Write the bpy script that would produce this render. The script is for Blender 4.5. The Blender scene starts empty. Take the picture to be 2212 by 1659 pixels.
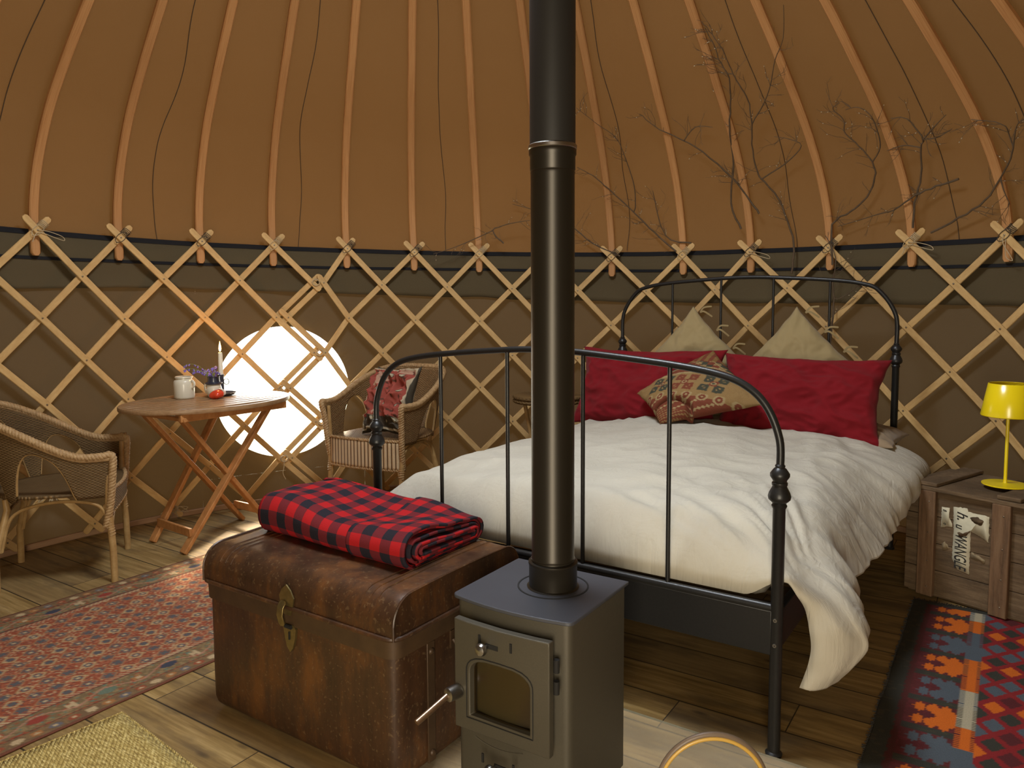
import bpy, math, random
from mathutils import Vector, Matrix, noise
import numpy as np
R_ = math.radians
C = bpy.context.scene.collection
SC = bpy.context.scene

# ------------------------------------------------------------ camera, world, light, exposure
CX, CY, RW = -.1, 2.2553, 2.7542          # centre and lattice radius of the yurt
cd = bpy.data.cameras.new('camera'); cam = bpy.data.objects.new('camera', cd); C.objects.link(cam)
cam.location = (0, 0, 1.2466)
F_PX = 1641.6
cd.sensor_fit = 'HORIZONTAL'; cd.sensor_width = 36; cd.lens = 36 * F_PX / 2212
cd.shift_y = -47.92 / 2212
cd.clip_start = .02
PITCH, ROLL = .0795, -.0053
cam.matrix_world = Matrix.Translation(cam.location) @ Matrix.Rotation(math.pi/2 - PITCH, 4, 'X') @ Matrix.Rotation(ROLL, 4, 'Z')
SC.camera = cam
SC.view_settings.view_transform = 'Standard'; SC.view_settings.look = 'None'
SC.view_settings.gamma = 1; SC.view_settings.use_curve_mapping = False
SC.view_settings.exposure = 0.0
W = bpy.data.worlds.new('sky'); SC.world = W; W.use_nodes = True
wn = W.node_tree.nodes; wl = W.node_tree.links
bg = wn['Background']; bg.inputs['Strength'].default_value = 7.5
tc = wn.new('ShaderNodeTexCoord'); sx = wn.new('ShaderNodeSeparateXYZ'); wl.new(tc.outputs['Generated'], sx.inputs[0])
rp = wn.new('ShaderNodeValToRGB'); wl.new(sx.outputs['Z'], rp.inputs[0]); wl.new(rp.outputs[0], bg.inputs['Color'])
rp.color_ramp.elements[0].position = 0.0; rp.color_ramp.elements[0].color = (1, .97, .90, 1)
rp.color_ramp.elements[1].position = .7; rp.color_ramp.elements[1].color = (.80, .90, 1.0, 1)
SC.cycles.max_bounces = 10; SC.cycles.diffuse_bounces = 5; SC.cycles.transparent_max_bounces = 12
SC.cycles.sample_clamp_indirect = 6.0
SC.cycles.use_denoising = True

def light(name, kind, loc, energy, color=(1, 1, 1), rot=(0, 0, 0), **k):
    d = bpy.data.lights.new(name, kind); d.energy = energy; d.color = color
    for a, b in k.items(): setattr(d, a, b)
    o = bpy.data.objects.new(name, d); C.objects.link(o); o.location = loc; o.rotation_euler = rot
    return o
def aim(o, d):
    o.rotation_euler = Vector(d).to_track_quat('-Z', 'Y').to_euler()
# daylight coming in through the crown wheel opening and through the open doorway behind the camera
crown = light('crown_daylight', 'AREA', (CX - .1, CY, 3.30), 90, (.88, .94, 1), (0, 0, 0), shape='DISK', size=.9)
door_l = light('doorway_daylight', 'AREA', (CX - .18, CY - 2.78, .78), 84, (1, .88, .68), (R_(90), 0, R_(0)), shape='RECTANGLE', size=.95, size_y=1.35)
win_l = light('window_portal', 'AREA', (CX + 2.83*math.cos(R_(118.2)), CY + 2.83*math.sin(R_(118.2)), .69), 1, shape='RECTANGLE', size=.84, size_y=.84)
aim(win_l, (-math.cos(R_(118.2)), -math.sin(R_(118.2)), 0)); win_l.data.cycles.is_portal = True
sun = light('sun', 'SUN', (0, 0, 6), 22.0, (1, .82, .58), angle=R_(11)); aim(sun, (.16, -.80, -.50))

# ------------------------------------------------------------ mesh helpers
class MB:
    def __init__(s): s.v = []; s.f = []; s.uv = []
    def add(s, vs, fs, uv=None):
        n = len(s.v); s.v += [tuple(p) for p in vs]; s.f += [tuple(i + n for i in f) for f in fs]
        s.uv += list(uv) if uv else [(p[0] + p[1], p[2]) for p in vs]
        return s
    def box(s, c, d, rot=None):
        c = Vector(c); M = rot.to_3x3() if rot else Matrix.Identity(3)
        P = [c + M @ Vector((x*d[0]/2, y*d[1]/2, z*d[2]/2)) for z in (-1, 1) for y in (-1, 1) for x in (-1, 1)]
        return s.add(P, [(0, 2, 3, 1), (4, 5, 7, 6), (0, 1, 5, 4), (2, 6, 7, 3), (0, 4, 6, 2), (1, 3, 7, 5)])
    def beam(s, a, b, w, h, up=(0, 0, 1)):
        a, b = Vector(a), Vector(b); d = (b - a); L = d.length; x = d.normalized()
        y = Vector(up).cross(x).normalized(); z = x.cross(y)
        M = Matrix((x, y, z)).transposed()
        return s.box((a + b)/2, (L, w, h), M.to_4x4())
    def grid(s, P, uv=None, closed_u=False, closed_v=False):
        nu, nv = len(P), len(P[0]); vs = [p for r in P for p in r]; fs = []
        for i in range(nu if closed_u else nu - 1):
            for j in range(nv if closed_v else nv - 1):
                i2, j2 = (i+1) % nu, (j+1) % nv
                fs.append((i*nv+j, i2*nv+j, i2*nv+j2, i*nv+j2))
        return s.add(vs, fs, [q for r in uv for q in r] if uv else None)
    def tube(s, path, r, n=10, closed=False, cap=True, flat=1.0):
        P = [Vector(p) for p in path]; m = len(P)
        rr = r if isinstance(r, (list, tuple)) else [r]*m
        T = []
        for i in range(m):
            a = P[(i-1) % m] if closed else P[max(i-1, 0)]; b = P[(i+1) % m] if closed else P[min(i+1, m-1)]
            T.append((b - a).normalized())
        N = T[0].orthogonal().normalized() if abs(T[0].z) > .9 else Vector((0, 0, 1)).cross(T[0]).normalized()
        rows = []; uvs = []; L = 0
        for i in range(m):
            if i: L += (P[i] - P[i-1]).length
            N = (N - T[i]*N.dot(T[i])).normalized(); Bn = T[i].cross(N)
            rows.append([P[i] + (N*math.cos(2*math.pi*k/n) + Bn*math.sin(2*math.pi*k/n)*flat)*rr[i] for k in range(n)])
            uvs.append([(L, k/n) for k in range(n)])
        n0 = len(s.v); s.grid(rows, uvs, closed_u=closed, closed_v=True)
        if cap and not closed:
            s.f.append(tuple(n0 + k for k in range(n))[::-1]); s.f.append(tuple(n0 + (m-1)*n + k for k in range(n)))
        return s
    def rope(s, path, R, r, pitch=.03, strands=3, n=5):
        P = [Vector(p) for p in path]; P = resample(P, pitch/7)
        m = len(P); T = [(P[min(i+1, m-1)] - P[max(i-1, 0)]).normalized() for i in range(m)]
        N = T[0].orthogonal().normalized(); Ns = []
        for i in range(m):
            N = (N - T[i]*N.dot(T[i])).normalized(); Ns.append(N)
        st = pitch/7
        for q in range(strands):
            pts = []
            for i in range(m):
                a = 2*math.pi*(i*st/pitch + q/strands)
                pts.append(P[i] + (Ns[i]*math.cos(a) + T[i].cross(Ns[i])*math.sin(a))*R)
            s.tube(pts, r, n)
        return s
    def lathe(s, prof, c=(0, 0, 0), n=24, axis=None):
        c = Vector(c); M = Vector((0, 0, 1)).rotation_difference(Vector(axis)).to_matrix() if axis else Matrix.Identity(3)
        rows = [[c + M @ Vector((max(r, 1e-5)*math.cos(2*math.pi*k/n), max(r, 1e-5)*math.sin(2*math.pi*k/n), z)) for k in range(n)] for r, z in prof]
        return s.grid(rows, [[(k/n, z) for k in range(n)] for r, z in prof], closed_v=True)
    def strip(s, path, nrm, w, t):
        P = [Vector(p) for p in path]; nrm = list(nrm); q = w*.3
        if (P[1]-P[0]).length > q*1.5: P.insert(1, P[0] + (P[1]-P[0]).normalized()*q); nrm.insert(1, nrm[0])
        if (P[-1]-P[-2]).length > q*1.5: P.insert(-1, P[-1] + (P[-2]-P[-1]).normalized()*q); nrm.append(nrm[-1])
        m = len(P); rows = []; uvs = []; L = 0
        for i in range(m):
            if i: L += (P[i]-P[i-1]).length
            T = (P[min(i+1, m-1)] - P[max(i-1, 0)]).normalized(); n = Vector(nrm[i]).normalized(); sd = T.cross(n).normalized(); n = sd.cross(T)
            b = min(w, t)*.22
            q = [(-w/2+b, -t/2), (w/2-b, -t/2), (w/2, -t/2+b), (w/2, t/2-b), (w/2-b, t/2), (-w/2+b, t/2), (-w/2, t/2-b), (-w/2, -t/2+b)]
            e = 1.0
            if i in (0, m-1): e = .55
            rows.append([P[i] + sd*a*e + n*b_ for a, b_ in q]); uvs.append([(L, a*3) for a, b_ in q])
        n0 = len(s.v); s.grid(rows, uvs, closed_v=True)
        s.f.append(tuple(n0 + k for k in range(8))[::-1]); s.f.append(tuple(n0 + (m-1)*8 + k for k in range(8)))
        return s
    def build(s, name, m, parent=None, origin=(0, 0, 0), sharp=40, bevel=0, solid=0, sub=0, cols=None):
        me = bpy.data.meshes.new(name); o = Vector(origin)
        me.from_pydata([Vector(p) - o for p in s.v], [], s.f); me.materials.append(m)
        uvl = me.uv_layers.new(name='UVMap'); li = np.empty(len(me.loops), dtype=np.int32); me.loops.foreach_get('vertex_index', li)
        uvl.data.foreach_set('uv', np.array(s.uv, dtype=np.float32)[li].ravel())
        if cols is not None:
            ca = me.color_attributes.new('Col', 'FLOAT_COLOR', 'POINT'); ca.data.foreach_set('color', np.asarray(cols, dtype=np.float32).ravel())
        me.polygons.foreach_set('use_smooth', [True]*len(me.polygons)); me.update()
        if sharp: me.set_sharp_from_angle(angle=R_(sharp))
        ob = bpy.data.objects.new(name, me); C.objects.link(ob)
        if parent: ob.parent = parent
        else: ob.location = o
        if solid:
            q = ob.modifiers.new('s', 'SOLIDIFY'); q.thickness = solid; q.offset = 0
        if bevel:
            q = ob.modifiers.new('b', 'BEVEL'); q.width = bevel; q.segments = 2; q.limit_method = 'ANGLE'; q.angle_limit = R_(50)
        if sub:
            q = ob.modifiers.new('u', 'SUBSURF'); q.levels = sub; q.render_levels = sub
        return ob
def resample(P, step):
    L = [0]
    for i in range(1, len(P)): L.append(L[-1] + (P[i]-P[i-1]).length)
    n = max(2, int(L[-1]/step)+1); out = []; j = 0
    for i in range(n):
        t = L[-1]*i/(n-1)
        while j < len(P)-2 and L[j+1] < t: j += 1
        u = (t - L[j])/max(L[j+1]-L[j], 1e-9); out.append(P[j].lerp(P[j+1], u))
    return out
def smooth(P, n=8, closed=False):
    P = [Vector(p) for p in P]; out = []; m = len(P)
    for i in range(m if closed else m-1):
        g = (lambda k: P[k % m]) if closed else (lambda k: P[max(0, min(m-1, k))])
        a, b, c, d = g(i-1), g(i), g(i+1), g(i+2)
        for j in range(n):
            t = j/n
            out.append(.5*((2*b) + (c-a)*t + (2*a-5*b+4*c-d)*t*t + (3*b-a-3*c+d)*t**3))
    if not closed: out.append(P[-1])
    return out
def tag(o, label, cat, group=None, kind=None):
    o['label'] = label; o['category'] = cat
    if group: o['group'] = group
    if kind: o['kind'] = kind
    return o
def thing(name, label, cat, loc=(0, 0, 0), rz=0, group=None):
    o = bpy.data.objects.new(name, None); C.objects.link(o); o.empty_display_size = .1
    o.location = loc; o.rotation_euler = (0, 0, rz)
    return tag(o, label, cat, group)
def structure(o): o['kind'] = 'structure'; return o
def sstep(a, b, x):
    t = max(0, min(1, (x-a)/(b-a))); return t*t*(3-2*t)
def interp(x, xs, ys): return float(np.interp(x, xs, ys))
def ns(x, y, z=0): return noise.noise(Vector((x, y, z)))

# ------------------------------------------------------------ materials
class NT:
    def __init__(s, name):
        s.m = bpy.data.materials.new(name); s.m.use_nodes = True; s.t = s.m.node_tree; s.n = s.t.nodes; s.l = s.t.links
        s.b = s.n['Principled BSDF']; s.out = s.n['Material Output']
    def __call__(s, typ, ins=None, **k):
        x = s.n.new('ShaderNode'+typ)
        for a, b in k.items(): setattr(x, a, b)
        for a, b in (ins or {}).items():
            if hasattr(b, 'is_linked') or isinstance(b, bpy.types.NodeSocket): s.l.new(b, x.inputs[a])
            else: x.inputs[a].default_value = b
        return x
    def math(s, op, a, b=0.0, c=0.0):
        return s('Math', {0: a, 1: b, 2: c}, operation=op).outputs[0]
    def mix(s, f, a, b, blend='MIX'):
        x = s.n.new('ShaderNodeMix'); x.data_type = 'RGBA'; x.blend_type = blend
        for i, q in ((0, f), (6, a), (7, b)):
            if isinstance(q, bpy.types.NodeSocket): s.l.new(q, x.inputs[i])
            else: x.inputs[i].default_value = q if i == 0 else (*q[:3], 1)
        return x.outputs[2]
    def coord(s, kind='Object', scale=(1, 1, 1), rot=(0, 0, 0)):
        t = s('TexCoord'); return s('Mapping', {0: t.outputs[kind], 3: scale, 2: rot}).outputs[0]
    def noise(s, vec, scale, detail=4, rough=.55):
        return s('TexNoise', {'Vector': vec, 'Scale': scale, 'Detail': detail, 'Roughness': rough}).outputs[0]
    def ramp(s, f, stops):
        x = s('ValToRGB', {0: f}); e = x.color_ramp.elements
        while len(e) < len(stops): e.new(.5)
        for q, (p, c) in zip(e, stops): q.position = p; q.color = (*c, 1)
        return x.outputs[0]
    def base(s, c=None, rough=.6, metal=0, spec=.4):
        if c is not None:
            if isinstance(c, bpy.types.NodeSocket): s.l.new(c, s.b.inputs['Base Color'])
            else: s.b.inputs['Base Color'].default_value = (*c, 1)
        if isinstance(rough, bpy.types.NodeSocket): s.l.new(rough, s.b.inputs['Roughness'])
        else: s.b.inputs['Roughness'].default_value = rough
        s.b.inputs['Metallic'].default_value = metal; s.b.inputs['Specular IOR Level'].default_value = spec
        return s
    def bump(s, h, strength=.3, dist=.005):
        x = s('Bump', {'Height': h, 'Strength': strength, 'Distance': dist}); s.l.new(x.outputs[0], s.b.inputs['Normal']); return s
def mul(c, k): return tuple(x*k for x in c)
def plain(name, c, rough=.6, metal=0, var=.12, scale=12, bump=0, dist=.002, spec=.4, kind='Object'):
    N = NT(name); f = N.noise(N.coord(kind), scale); N.base(N.mix(f, mul(c, 1-var), mul(c, 1+var)), rough, metal, spec)
    if bump: N.bump(N.noise(N.coord(kind), scale*8), bump, dist)
    return N.m
def wood(name, c1, c2, sc=(1, 14, 14), rough=.55, kind='Object', rand=.35, bump=.25, scale=3):
    N = NT(name); v = N.coord(kind, sc); f = N.noise(v, scale, 6, .65)
    c = N.ramp(f, [(.3, c1), (.7, c2)])
    oi = N('ObjectInfo').outputs['Random']
    c = N.mix(N.math('MULTIPLY', oi, rand), c, mul(c1, .62))
    N.base(c, rough, spec=.3).bump(f, bump, .002); return N.m
def cloth(name, c, weave=900, rough=.9, var=.06, sheen=.1, bump=.25, c2=None):
    N = NT(name); v = N.coord('Object'); f = N.noise(v, 5, 5); g = N.noise(v, weave, 1)
    N.base(N.mix(f, mul(c, 1-var), c2 or mul(c, 1+var)), rough, spec=.15); N.b.inputs['Sheen Weight'].default_value = sheen
    N.bump(N.math('ADD', N.math('MULTIPLY', N.noise(v, 28, 4), 3.0), g), bump, .0015); return N.m
def attrmat(name, rough=.95, bump=.6, var=.15, sc=400):
    N = NT(name); a = N('Attribute', attribute_name='Col').outputs[0]; f = N.noise(N.coord(), sc, 2); f2 = N.noise(N.coord(), 14, 4)
    c = N.mix(N.math('MULTIPLY', f, .45), a, (.02, .015, .01)); c = N.mix(N.math('MULTIPLY', f2, var), c, (.25, .2, .12))
    N.base(c, rough, spec=.1).bump(N.math('ADD', f, f2), bump, .003); return N.m
def wicker(name, c1, c2, stake=.011, row=.006, bump=1.0):
    N = NT(name); t = N('TexCoord').outputs['UV']; s_ = N('SeparateXYZ', {0: t})
    u, v = s_.outputs[0], s_.outputs[1]
    ph = N.math('MULTIPLY', N.math('FLOOR', N.math('DIVIDE', v, row)), math.pi)
    a = N.math('SINE', N.math('ADD', N.math('MULTIPLY', u, math.pi/stake), ph))
    r = N.math('ABSOLUTE', N.math('SINE', N.math('MULTIPLY', v, math.pi/row)))
    h = N.math('MULTIPLY', N.math('ADD', N.math('MULTIPLY', a, .5), .5), r)
    f = N.noise(N.coord('Object'), 22, 5); f2 = N.noise(N.coord('UV', (40, 160, 1)), 1, 2)
    c = N.mix(f, c1, c2); c = N.mix(N.math('MULTIPLY', f2, .5), c, mul(c1, .6)); c = N.mix(N.math('SUBTRACT', .75, h), c, mul(c1, .25))
    N.base(c, .6, spec=.3).bump(h, bump, .004); return N.m

def canvas(name, c, trans):
    N = NT(name); v = N.coord('Object'); f = N.noise(v, 1.3, 5); g = N.noise(N.coord('Object', (1, 1, .6)), 420, 1)
    c1 = N.mix(f, mul(c, .86), mul(c, 1.12)); N.base(c1, .92, spec=.12)
    N.bump(N.math('ADD', N.math('MULTIPLY', N.noise(v, 3.2, 3), 6), g), .25, .004)
    tr = N('BsdfTranslucent', {0: (*trans, 1)}); ad = N('AddShader'); N.l.new(N.b.outputs[0], ad.inputs[0]); N.l.new(tr.outputs[0], ad.inputs[1])
    N.l.new(ad.outputs[0], N.out.inputs[0]); return N.m
M = {}
M['roof'] = canvas('roof_canvas', (.108, .063, .027), (.0078, .0034, .0009))
M['wall'] = canvas('wall_canvas', (.061, .047, .029), (.0046, .0024, .0008))
M['flap'] = canvas('flap_canvas', (.085, .064, .034), (.0022, .0013, .0005))
M['strap'] = cloth('black_webbing', (.012, .012, .014), bump=.2)
M['seam'] = plain('seam_thread', (.06, .037, .018), .9)
M['lath'] = wood('lath_wood', (.46, .28, .105), (.61, .41, .18), sc=(3, 3, 3), kind='UV', rand=.25, scale=5)
M['pole'] = wood('pole_wood', (.37, .165, .055), (.53, .28, .11), sc=(2, 30, 30), kind='UV', rand=.35, scale=2)
M['rivet'] = plain('rivet_steel', (.25, .2, .14), .4, .8)
M['cord'] = plain('natural_cord', (.42, .33, .20), .9)
M['cord_dark'] = plain('dark_cord', (.06, .045, .03), .9)
M['trim'] = wood('platform_edge', (.30, .17, .09), (.42, .26, .15), sc=(1, 1, 12))
M['metal'] = NT('black_bed_metal').base(None).m
N = NT('black_bed_metal'); f = N.noise(N.coord(), 160, 2); N.base(N.mix(f, (.012, .012, .012), (.022, .021, .020)), .38, .3, .5).bump(f, .12, .001); M['metal'] = N.m
N = NT('stove_iron'); f = N.noise(N.coord(), 260, 2); N.base(N.mix(f, (.058, .050, .035), (.076, .066, .046)), .52, .35, .5).bump(f, .10, .001); M['iron'] = N.m
N = NT('stove_top_plate'); f = N.noise(N.coord(), 9, 4); N.base(N.mix(f, (.05, .052, .062), (.065, .068, .08)), .48, .3, .5); M['irontop'] = N.m
N = NT('flue_enamel'); f = N.noise(N.coord('Object', (3, 3, .6)), 4, 3); N.base(N.mix(f, (.022, .018, .013), (.034, .028, .019)), .36, .55, .5); M['flue'] = N.m
M['chrome'] = plain('brushed_steel', (.36, .35, .33), .30, 1)
M['copper'] = plain('polished_copper_rod', (.52, .36, .24), .32, 1)
M['brass'] = plain('worn_brass', (.26, .20, .085), .42, .9, var=.4, scale=60)
M['black'] = plain('black_void', (.008, .007, .006), .8)
N = NT('sooty_glass'); N.n.remove(N.b); a1 = N('BsdfTransparent', {0: (.62, .50, .30, 1)}); a2 = N('BsdfGlossy', {0: (1, 1, 1, 1), 1: .18}); a3 = N('MixShader', {0: .05}); N.l.new(a1.outputs[0], a3.inputs[1]); N.l.new(a2.outputs[0], a3.inputs[2]); N.l.new(a3.outputs[0], N.out.inputs[0]); M['stoveglass'] = N.m
N = NT('firebrick'); f = N.noise(N.coord('Object', (5, 5, 95)), 1.5, 4); N.base(N.ramp(f, [(.42, (.035, .022, .008)), (.58, (.20, .14, .05))]), .9).bump(f, .6, .004); M['brick'] = N.m
N = NT('pale_hearth_glass'); N.n.remove(N.b)  # clear glass with a pale beige diffuse mixed in unevenly
tg_ = N('BsdfTransparent', {0: (1, 1, .99, 1)}); dg_ = N('BsdfDiffuse', {0: (.70, .55, .35, 1)}); gg_ = N('BsdfGlossy', {0: (1, 1, 1, 1), 1: .06})
fz = N.noise(N.coord(), 2, 3); m1 = N('MixShader', {0: N.math('MULTIPLY', fz, .62)}); N.l.new(tg_.outputs[0], m1.inputs[1]); N.l.new(dg_.outputs[0], m1.inputs[2])
fr0 = N('Fresnel', {0: 1.2}); m2 = N('MixShader', {0: fr0.outputs[0]}); N.l.new(m1.outputs[0], m2.inputs[1]); N.l.new(gg_.outputs[0], m2.inputs[2]); N.l.new(m2.outputs[0], N.out.inputs[0]); M['glass'] = N.m
N2 = NT('clear_glass_underside'); N2.n.remove(N2.b); N2.l.new(N2('BsdfTransparent').outputs[0], N2.out.inputs[0]); M['glassunder'] = N2.m
M['glassedge'] = plain('green_glass_edge', (.05, .12, .08), .2)
# rusty painted trunk
N = NT('rusty_brown_tin'); v = N.coord('Object', (1, 1, .35)); f = N.noise(v, 7, 8, .7); g = N.noise(N.coord('Object', (26, 26, 1.6)), 3, 5, .7); h = N.noise(N.coord(), 90, 3)
c = N.ramp(f, [(.34, (.016, .008, .006)), (.5, (.042, .018, .009)), (.66, (.125, .045, .010))]); c = N.mix(N.math('MULTIPLY', g, .35), c, (.10, .050, .018))
sp = N.ramp(h, [(.60, (0, 0, 0)), (.66, (1, 1, 1))]); c = N.mix(N.math('MULTIPLY', sp, .18), c, (.3, .20, .10))
N.base(c, N.math('ADD', N.math('MULTIPLY', f, .35), .22), .15, .5).bump(N.math('ADD', f, N.math('MULTIPLY', g, .5)), .22, .003); M['tin'] = N.m
N = NT('dark_trunk_band'); f = N.noise(N.coord(), 12, 6, .7); N.base(N.mix(f, (.028, .016, .010), (.09, .05, .022)), .45, .2).bump(f, .3, .002); M['band'] = N.m
# old crate boards
def crate_mat(name, c1, c2, sc):
    N = NT(name); f = N.noise(N.coord('Object', sc), 2.4, 9, .75); g = N.noise(N.coord(), 5, 5); k = N.noise(N.coord(), 70, 3)
    c = N.ramp(f, [(.33, mul(c1, .3)), (.5, c1), (.68, c2)]); c = N.mix(N.math('MULTIPLY', g, .45), c, mul(c1, .5)); c = N.mix(N.math('MULTIPLY', k, .15), c, (.3, .24, .16))
    oi = N('ObjectInfo').outputs['Random']; c = N.mix(N.math('MULTIPLY', oi, .3), c, mul(c1, .6))
    N.base(c, .8, spec=.2).bump(f, .6, .004); return N.m
M['crate'] = crate_mat('weathered_crate_board', (.120, .074, .038), (.25, .17, .095), (1.4, 1.4, 16))
M['batten'] = crate_mat('reddish_crate_batten', (.16, .085, .042), (.25, .15, .08), (14, 14, 1.2))
M['yellow'] = plain('yellow_enamel', (.78, .60, .008), .22, 0, var=.03, spec=.6)
M['paper'] = plain('old_paper_label', (.52, .47, .33), .85, var=.2, scale=40)
M['ink'] = plain('black_print', (.02, .018, .015), .8)
M['teak'] = wood('orange_hardwood', (.30, .12, .035), (.47, .22, .075), sc=(6, 6, 3), rough=.45, rand=.2, scale=6)
M['teaktop'] = wood('brown_tabletop_wood', (.22, .12, .055), (.36, .22, .11), sc=(3, 26, 26), rough=.35, rand=.1)
M['cream'] = plain('cream_stoneware', (.62, .57, .45), .25, var=.06, scale=6, spec=.6)
M['redglaze'] = plain('red_glaze', (.62, .055, .02), .22, var=.15, scale=25, spec=.6)
M['enamel'] = plain('dark_blue_enamel', (.030, .033, .052), .28, var=.2, scale=15, spec=.6)
M['wax'] = plain('cream_candle_wax', (.80, .73, .58), .5, var=.03)
M['bloom'] = plain('bluebell_petal', (.19, .13, .46), .7, var=.3, scale=60)
M['stem'] = plain('green_stem', (.16, .22, .04), .7)
N = NT('candle_flame'); N.n.remove(N.b); e = N('Emission', {0: (1, .55, .14, 1), 1: 26.0}); N.l.new(e.outputs[0], N.out.inputs[0]); M['flame'] = N.m
M['cane'] = wood('smooth_cane', (.27, .155, .055), (.42, .27, .11), sc=(8, 8, 8), rough=.4, rand=.1)
M['braid'] = wood('braided_cane', (.25, .145, .06), (.44, .29, .14), sc=(20, 20, 20), rough=.55, rand=.1)
M['weave'] = wicker('woven_cane', (.24, .125, .045), (.40, .24, .10))
M['weavel'] = wicker('woven_cane_coarse', (.40, .27, .13), (.60, .45, .25), stake=.030, row=.009)
M['weaveo'] = wicker('woven_cane_olive', (.17, .095, .032), (.29, .175, .066))
M['sheet'] = cloth('oatmeal_linen', (.45, .415, .335), weave=700, bump=.6, var=.05, sheen=.1)
M['mattress'] = cloth('mattress_ticking', (.55, .50, .40))
N = NT('linen_sheet'); v = N.coord('UV', (1, 1, 1)); w1 = N('TexNoise', {'Vector': N.coord('UV', (4, 7, 1), (0, 0, .5)), 'Scale': 1.6, 'Detail': 4.0, 'Distortion': 1.2}).outputs[0]; w2 = N('TexNoise', {'Vector': N.coord('UV', (10, 5, 1), (0, 0, -.3)), 'Scale': 3.0, 'Detail': 3.0, 'Distortion': .8}).outputs[0]; w3 = N.noise(N.coord(), 750, 1)
f = N.noise(N.coord(), 5, 4); N.base(N.mix(f, (.43, .395, .315), (.48, .445, .37)), .88, spec=.12)
r1 = N.math('ABSOLUTE', N.math('SUBTRACT', w1, .5)); r2 = N.math('ABSOLUTE', N.math('SUBTRACT', w2, .5)); N.bump(N.math('ADD', N.math('ADD', N.math('MULTIPLY', r1, -3.0), N.math('MULTIPLY', r2, -2.0)), N.math('MULTIPLY', w3, .10)), .30, .009); M['sheet'] = N.m
M['red'] = cloth('deep_red_cotton', (.165, .006, .010), var=.12, bump=.5, sheen=.05)
M['linen'] = cloth('natural_linen', (.27, .205, .10), bump=.4, var=.08)
M['beige'] = cloth('beige_cotton', (.24, .175, .11))
M['kilimcush'] = attrmat('kilim_cushion_wool', .95, .5, .1, 300)
M['rug'] = attrmat('persian_rug_pile', .95, .5, .06, 300)
M['kilim'] = attrmat('kilim_wool', .95, .6, .03, 260)
M['crumple'] = attrmat('patterned_cushion_cloth', .9, .5, .05, 200)
N = NT('straw_mat'); v = N.coord('Object', (1, 1, 1), (0, 0, R_(35.5)))
s_ = N('SeparateXYZ', {0: v}); rx = N.math('ABSOLUTE', N.math('SINE', N.math('MULTIPLY', s_.outputs[1], math.pi/.011)))
f = N.noise(N.coord('Object', (14, 95, 1), (0, 0, R_(35.5))), 2.5, 3, .6); g = N.noise(N.coord(), 7, 3)
hh = N.math('MULTIPLY', rx, f); c = N.ramp(f, [(.32, (.15, .085, .02)), (.5, (.44, .31, .085)), (.66, (.80, .64, .27))]); c = N.mix(N.math('MULTIPLY', g, .3), c, (.42, .30, .07))
N.base(c, .7).bump(hh, 1.0, .006); M['straw'] = N.m
N = NT('bark'); f = N.noise(N.coord(), 40, 3); N.base(N.mix(f, (.05, .032, .018), (.13, .085, .045)), .8).bump(f, .3, .002); M['bark'] = N.m
M['bud'] = plain('pale_bud', (.34, .27, .17), .7)
# red and black check, from the blanket's own unrolled coordinates
N = NT('buffalo_check_wool'); t = N('TexCoord').outputs['UV']; s_ = N('SeparateXYZ', {0: t})
def sq(x, per, duty=.5):
    return N.math('LESS_THAN', N.math('FRACT', N.math('DIVIDE', N.math('ADD', x, 10.0), per)), duty)
a, b = sq(s_.outputs[0], .078), sq(s_.outputs[1], .078)
ab = N.math('ADD', a, b); tw = N.math('LESS_THAN', N.math('FRACT', N.math('MULTIPLY', N.math('ADD', s_.outputs[0], s_.outputs[1]), 260.0)), .5)
c = N.ramp(N.math('DIVIDE', ab, 2.0), [(.20, (.35, .010, .012)), (.30, (.12, .014, .018)), (.70, (.12, .014, .018)), (.80, (.012, .014, .020))])
f = N.noise(N.coord(), 300, 2); c = N.mix(N.math('MULTIPLY', f, .15), c, (.1, .04, .04)); N.base(c, .95, spec=.1); N.b.inputs['Sheen Weight'].default_value = .0
N.bump(N.math('ADD', f, N.math('MULTIPLY', N.noise(N.coord(), 20, 3), 3)), .3, .002); M['check'] = N.m
# floor boards
N = NT('old_floor_boards'); rot = R_(33.4); v = N.coord('Object', (1, 1, 1), (0, 0, rot)); s_ = N('SeparateXYZ', {0: v})
PW = .178
yy = N.math('DIVIDE', N.math('ADD', s_.outputs[1], 20.06), PW); iy = N.math('FLOOR', yy); fy = N.math('FRACT', yy)
wnz = N('TexWhiteNoise', {'W': iy}, noise_dimensions='1D').outputs[0]
xx = N.math('DIVIDE', N.math('ADD', s_.outputs[0], N.math('ADD', 20.0, N.math('MULTIPLY', wnz, 3.1))), 1.05); ix = N.math('FLOOR', xx); fx = N.math('FRACT', xx)
cell = N('CombineXYZ', {0: ix, 1: iy, 2: 0.0}).outputs[0]; rnd = N('TexWhiteNoise', {'Vector': cell}, noise_dimensions='3D').outputs[0]
gap = N.math('LESS_THAN', N.math('MINIMUM', fy, N.math('SUBTRACT', 1.0, fy)), .016)
gap2 = N.math('LESS_THAN', fx, .0035); gp = N.math('MAXIMUM', gap, gap2)
off = N('CombineXYZ', {0: N.math('MULTIPLY', rnd, 37.0), 1: N.math('MULTIPLY', rnd, 11.0), 2: rnd}).outputs[0]
va = N('VectorMath', {0: v, 1: off}, operation='ADD').outputs[0]
gr = N.noise(N('Mapping', {0: va, 3: (1.3, 22, 1)}).outputs[0], 2.2, 7, .65)
bl = N.noise(N('Mapping', {0: va, 3: (1.2, 4.0, 1)}).outputs[0], 2.0, 4, .6)
kn = N('TexVoronoi', {'Vector': N('Mapping', {0: va, 3: (1.6, 4.6, 1)}).outputs[0], 'Scale': 1.9, 'Randomness': 1.0}).outputs['Distance']
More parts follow.
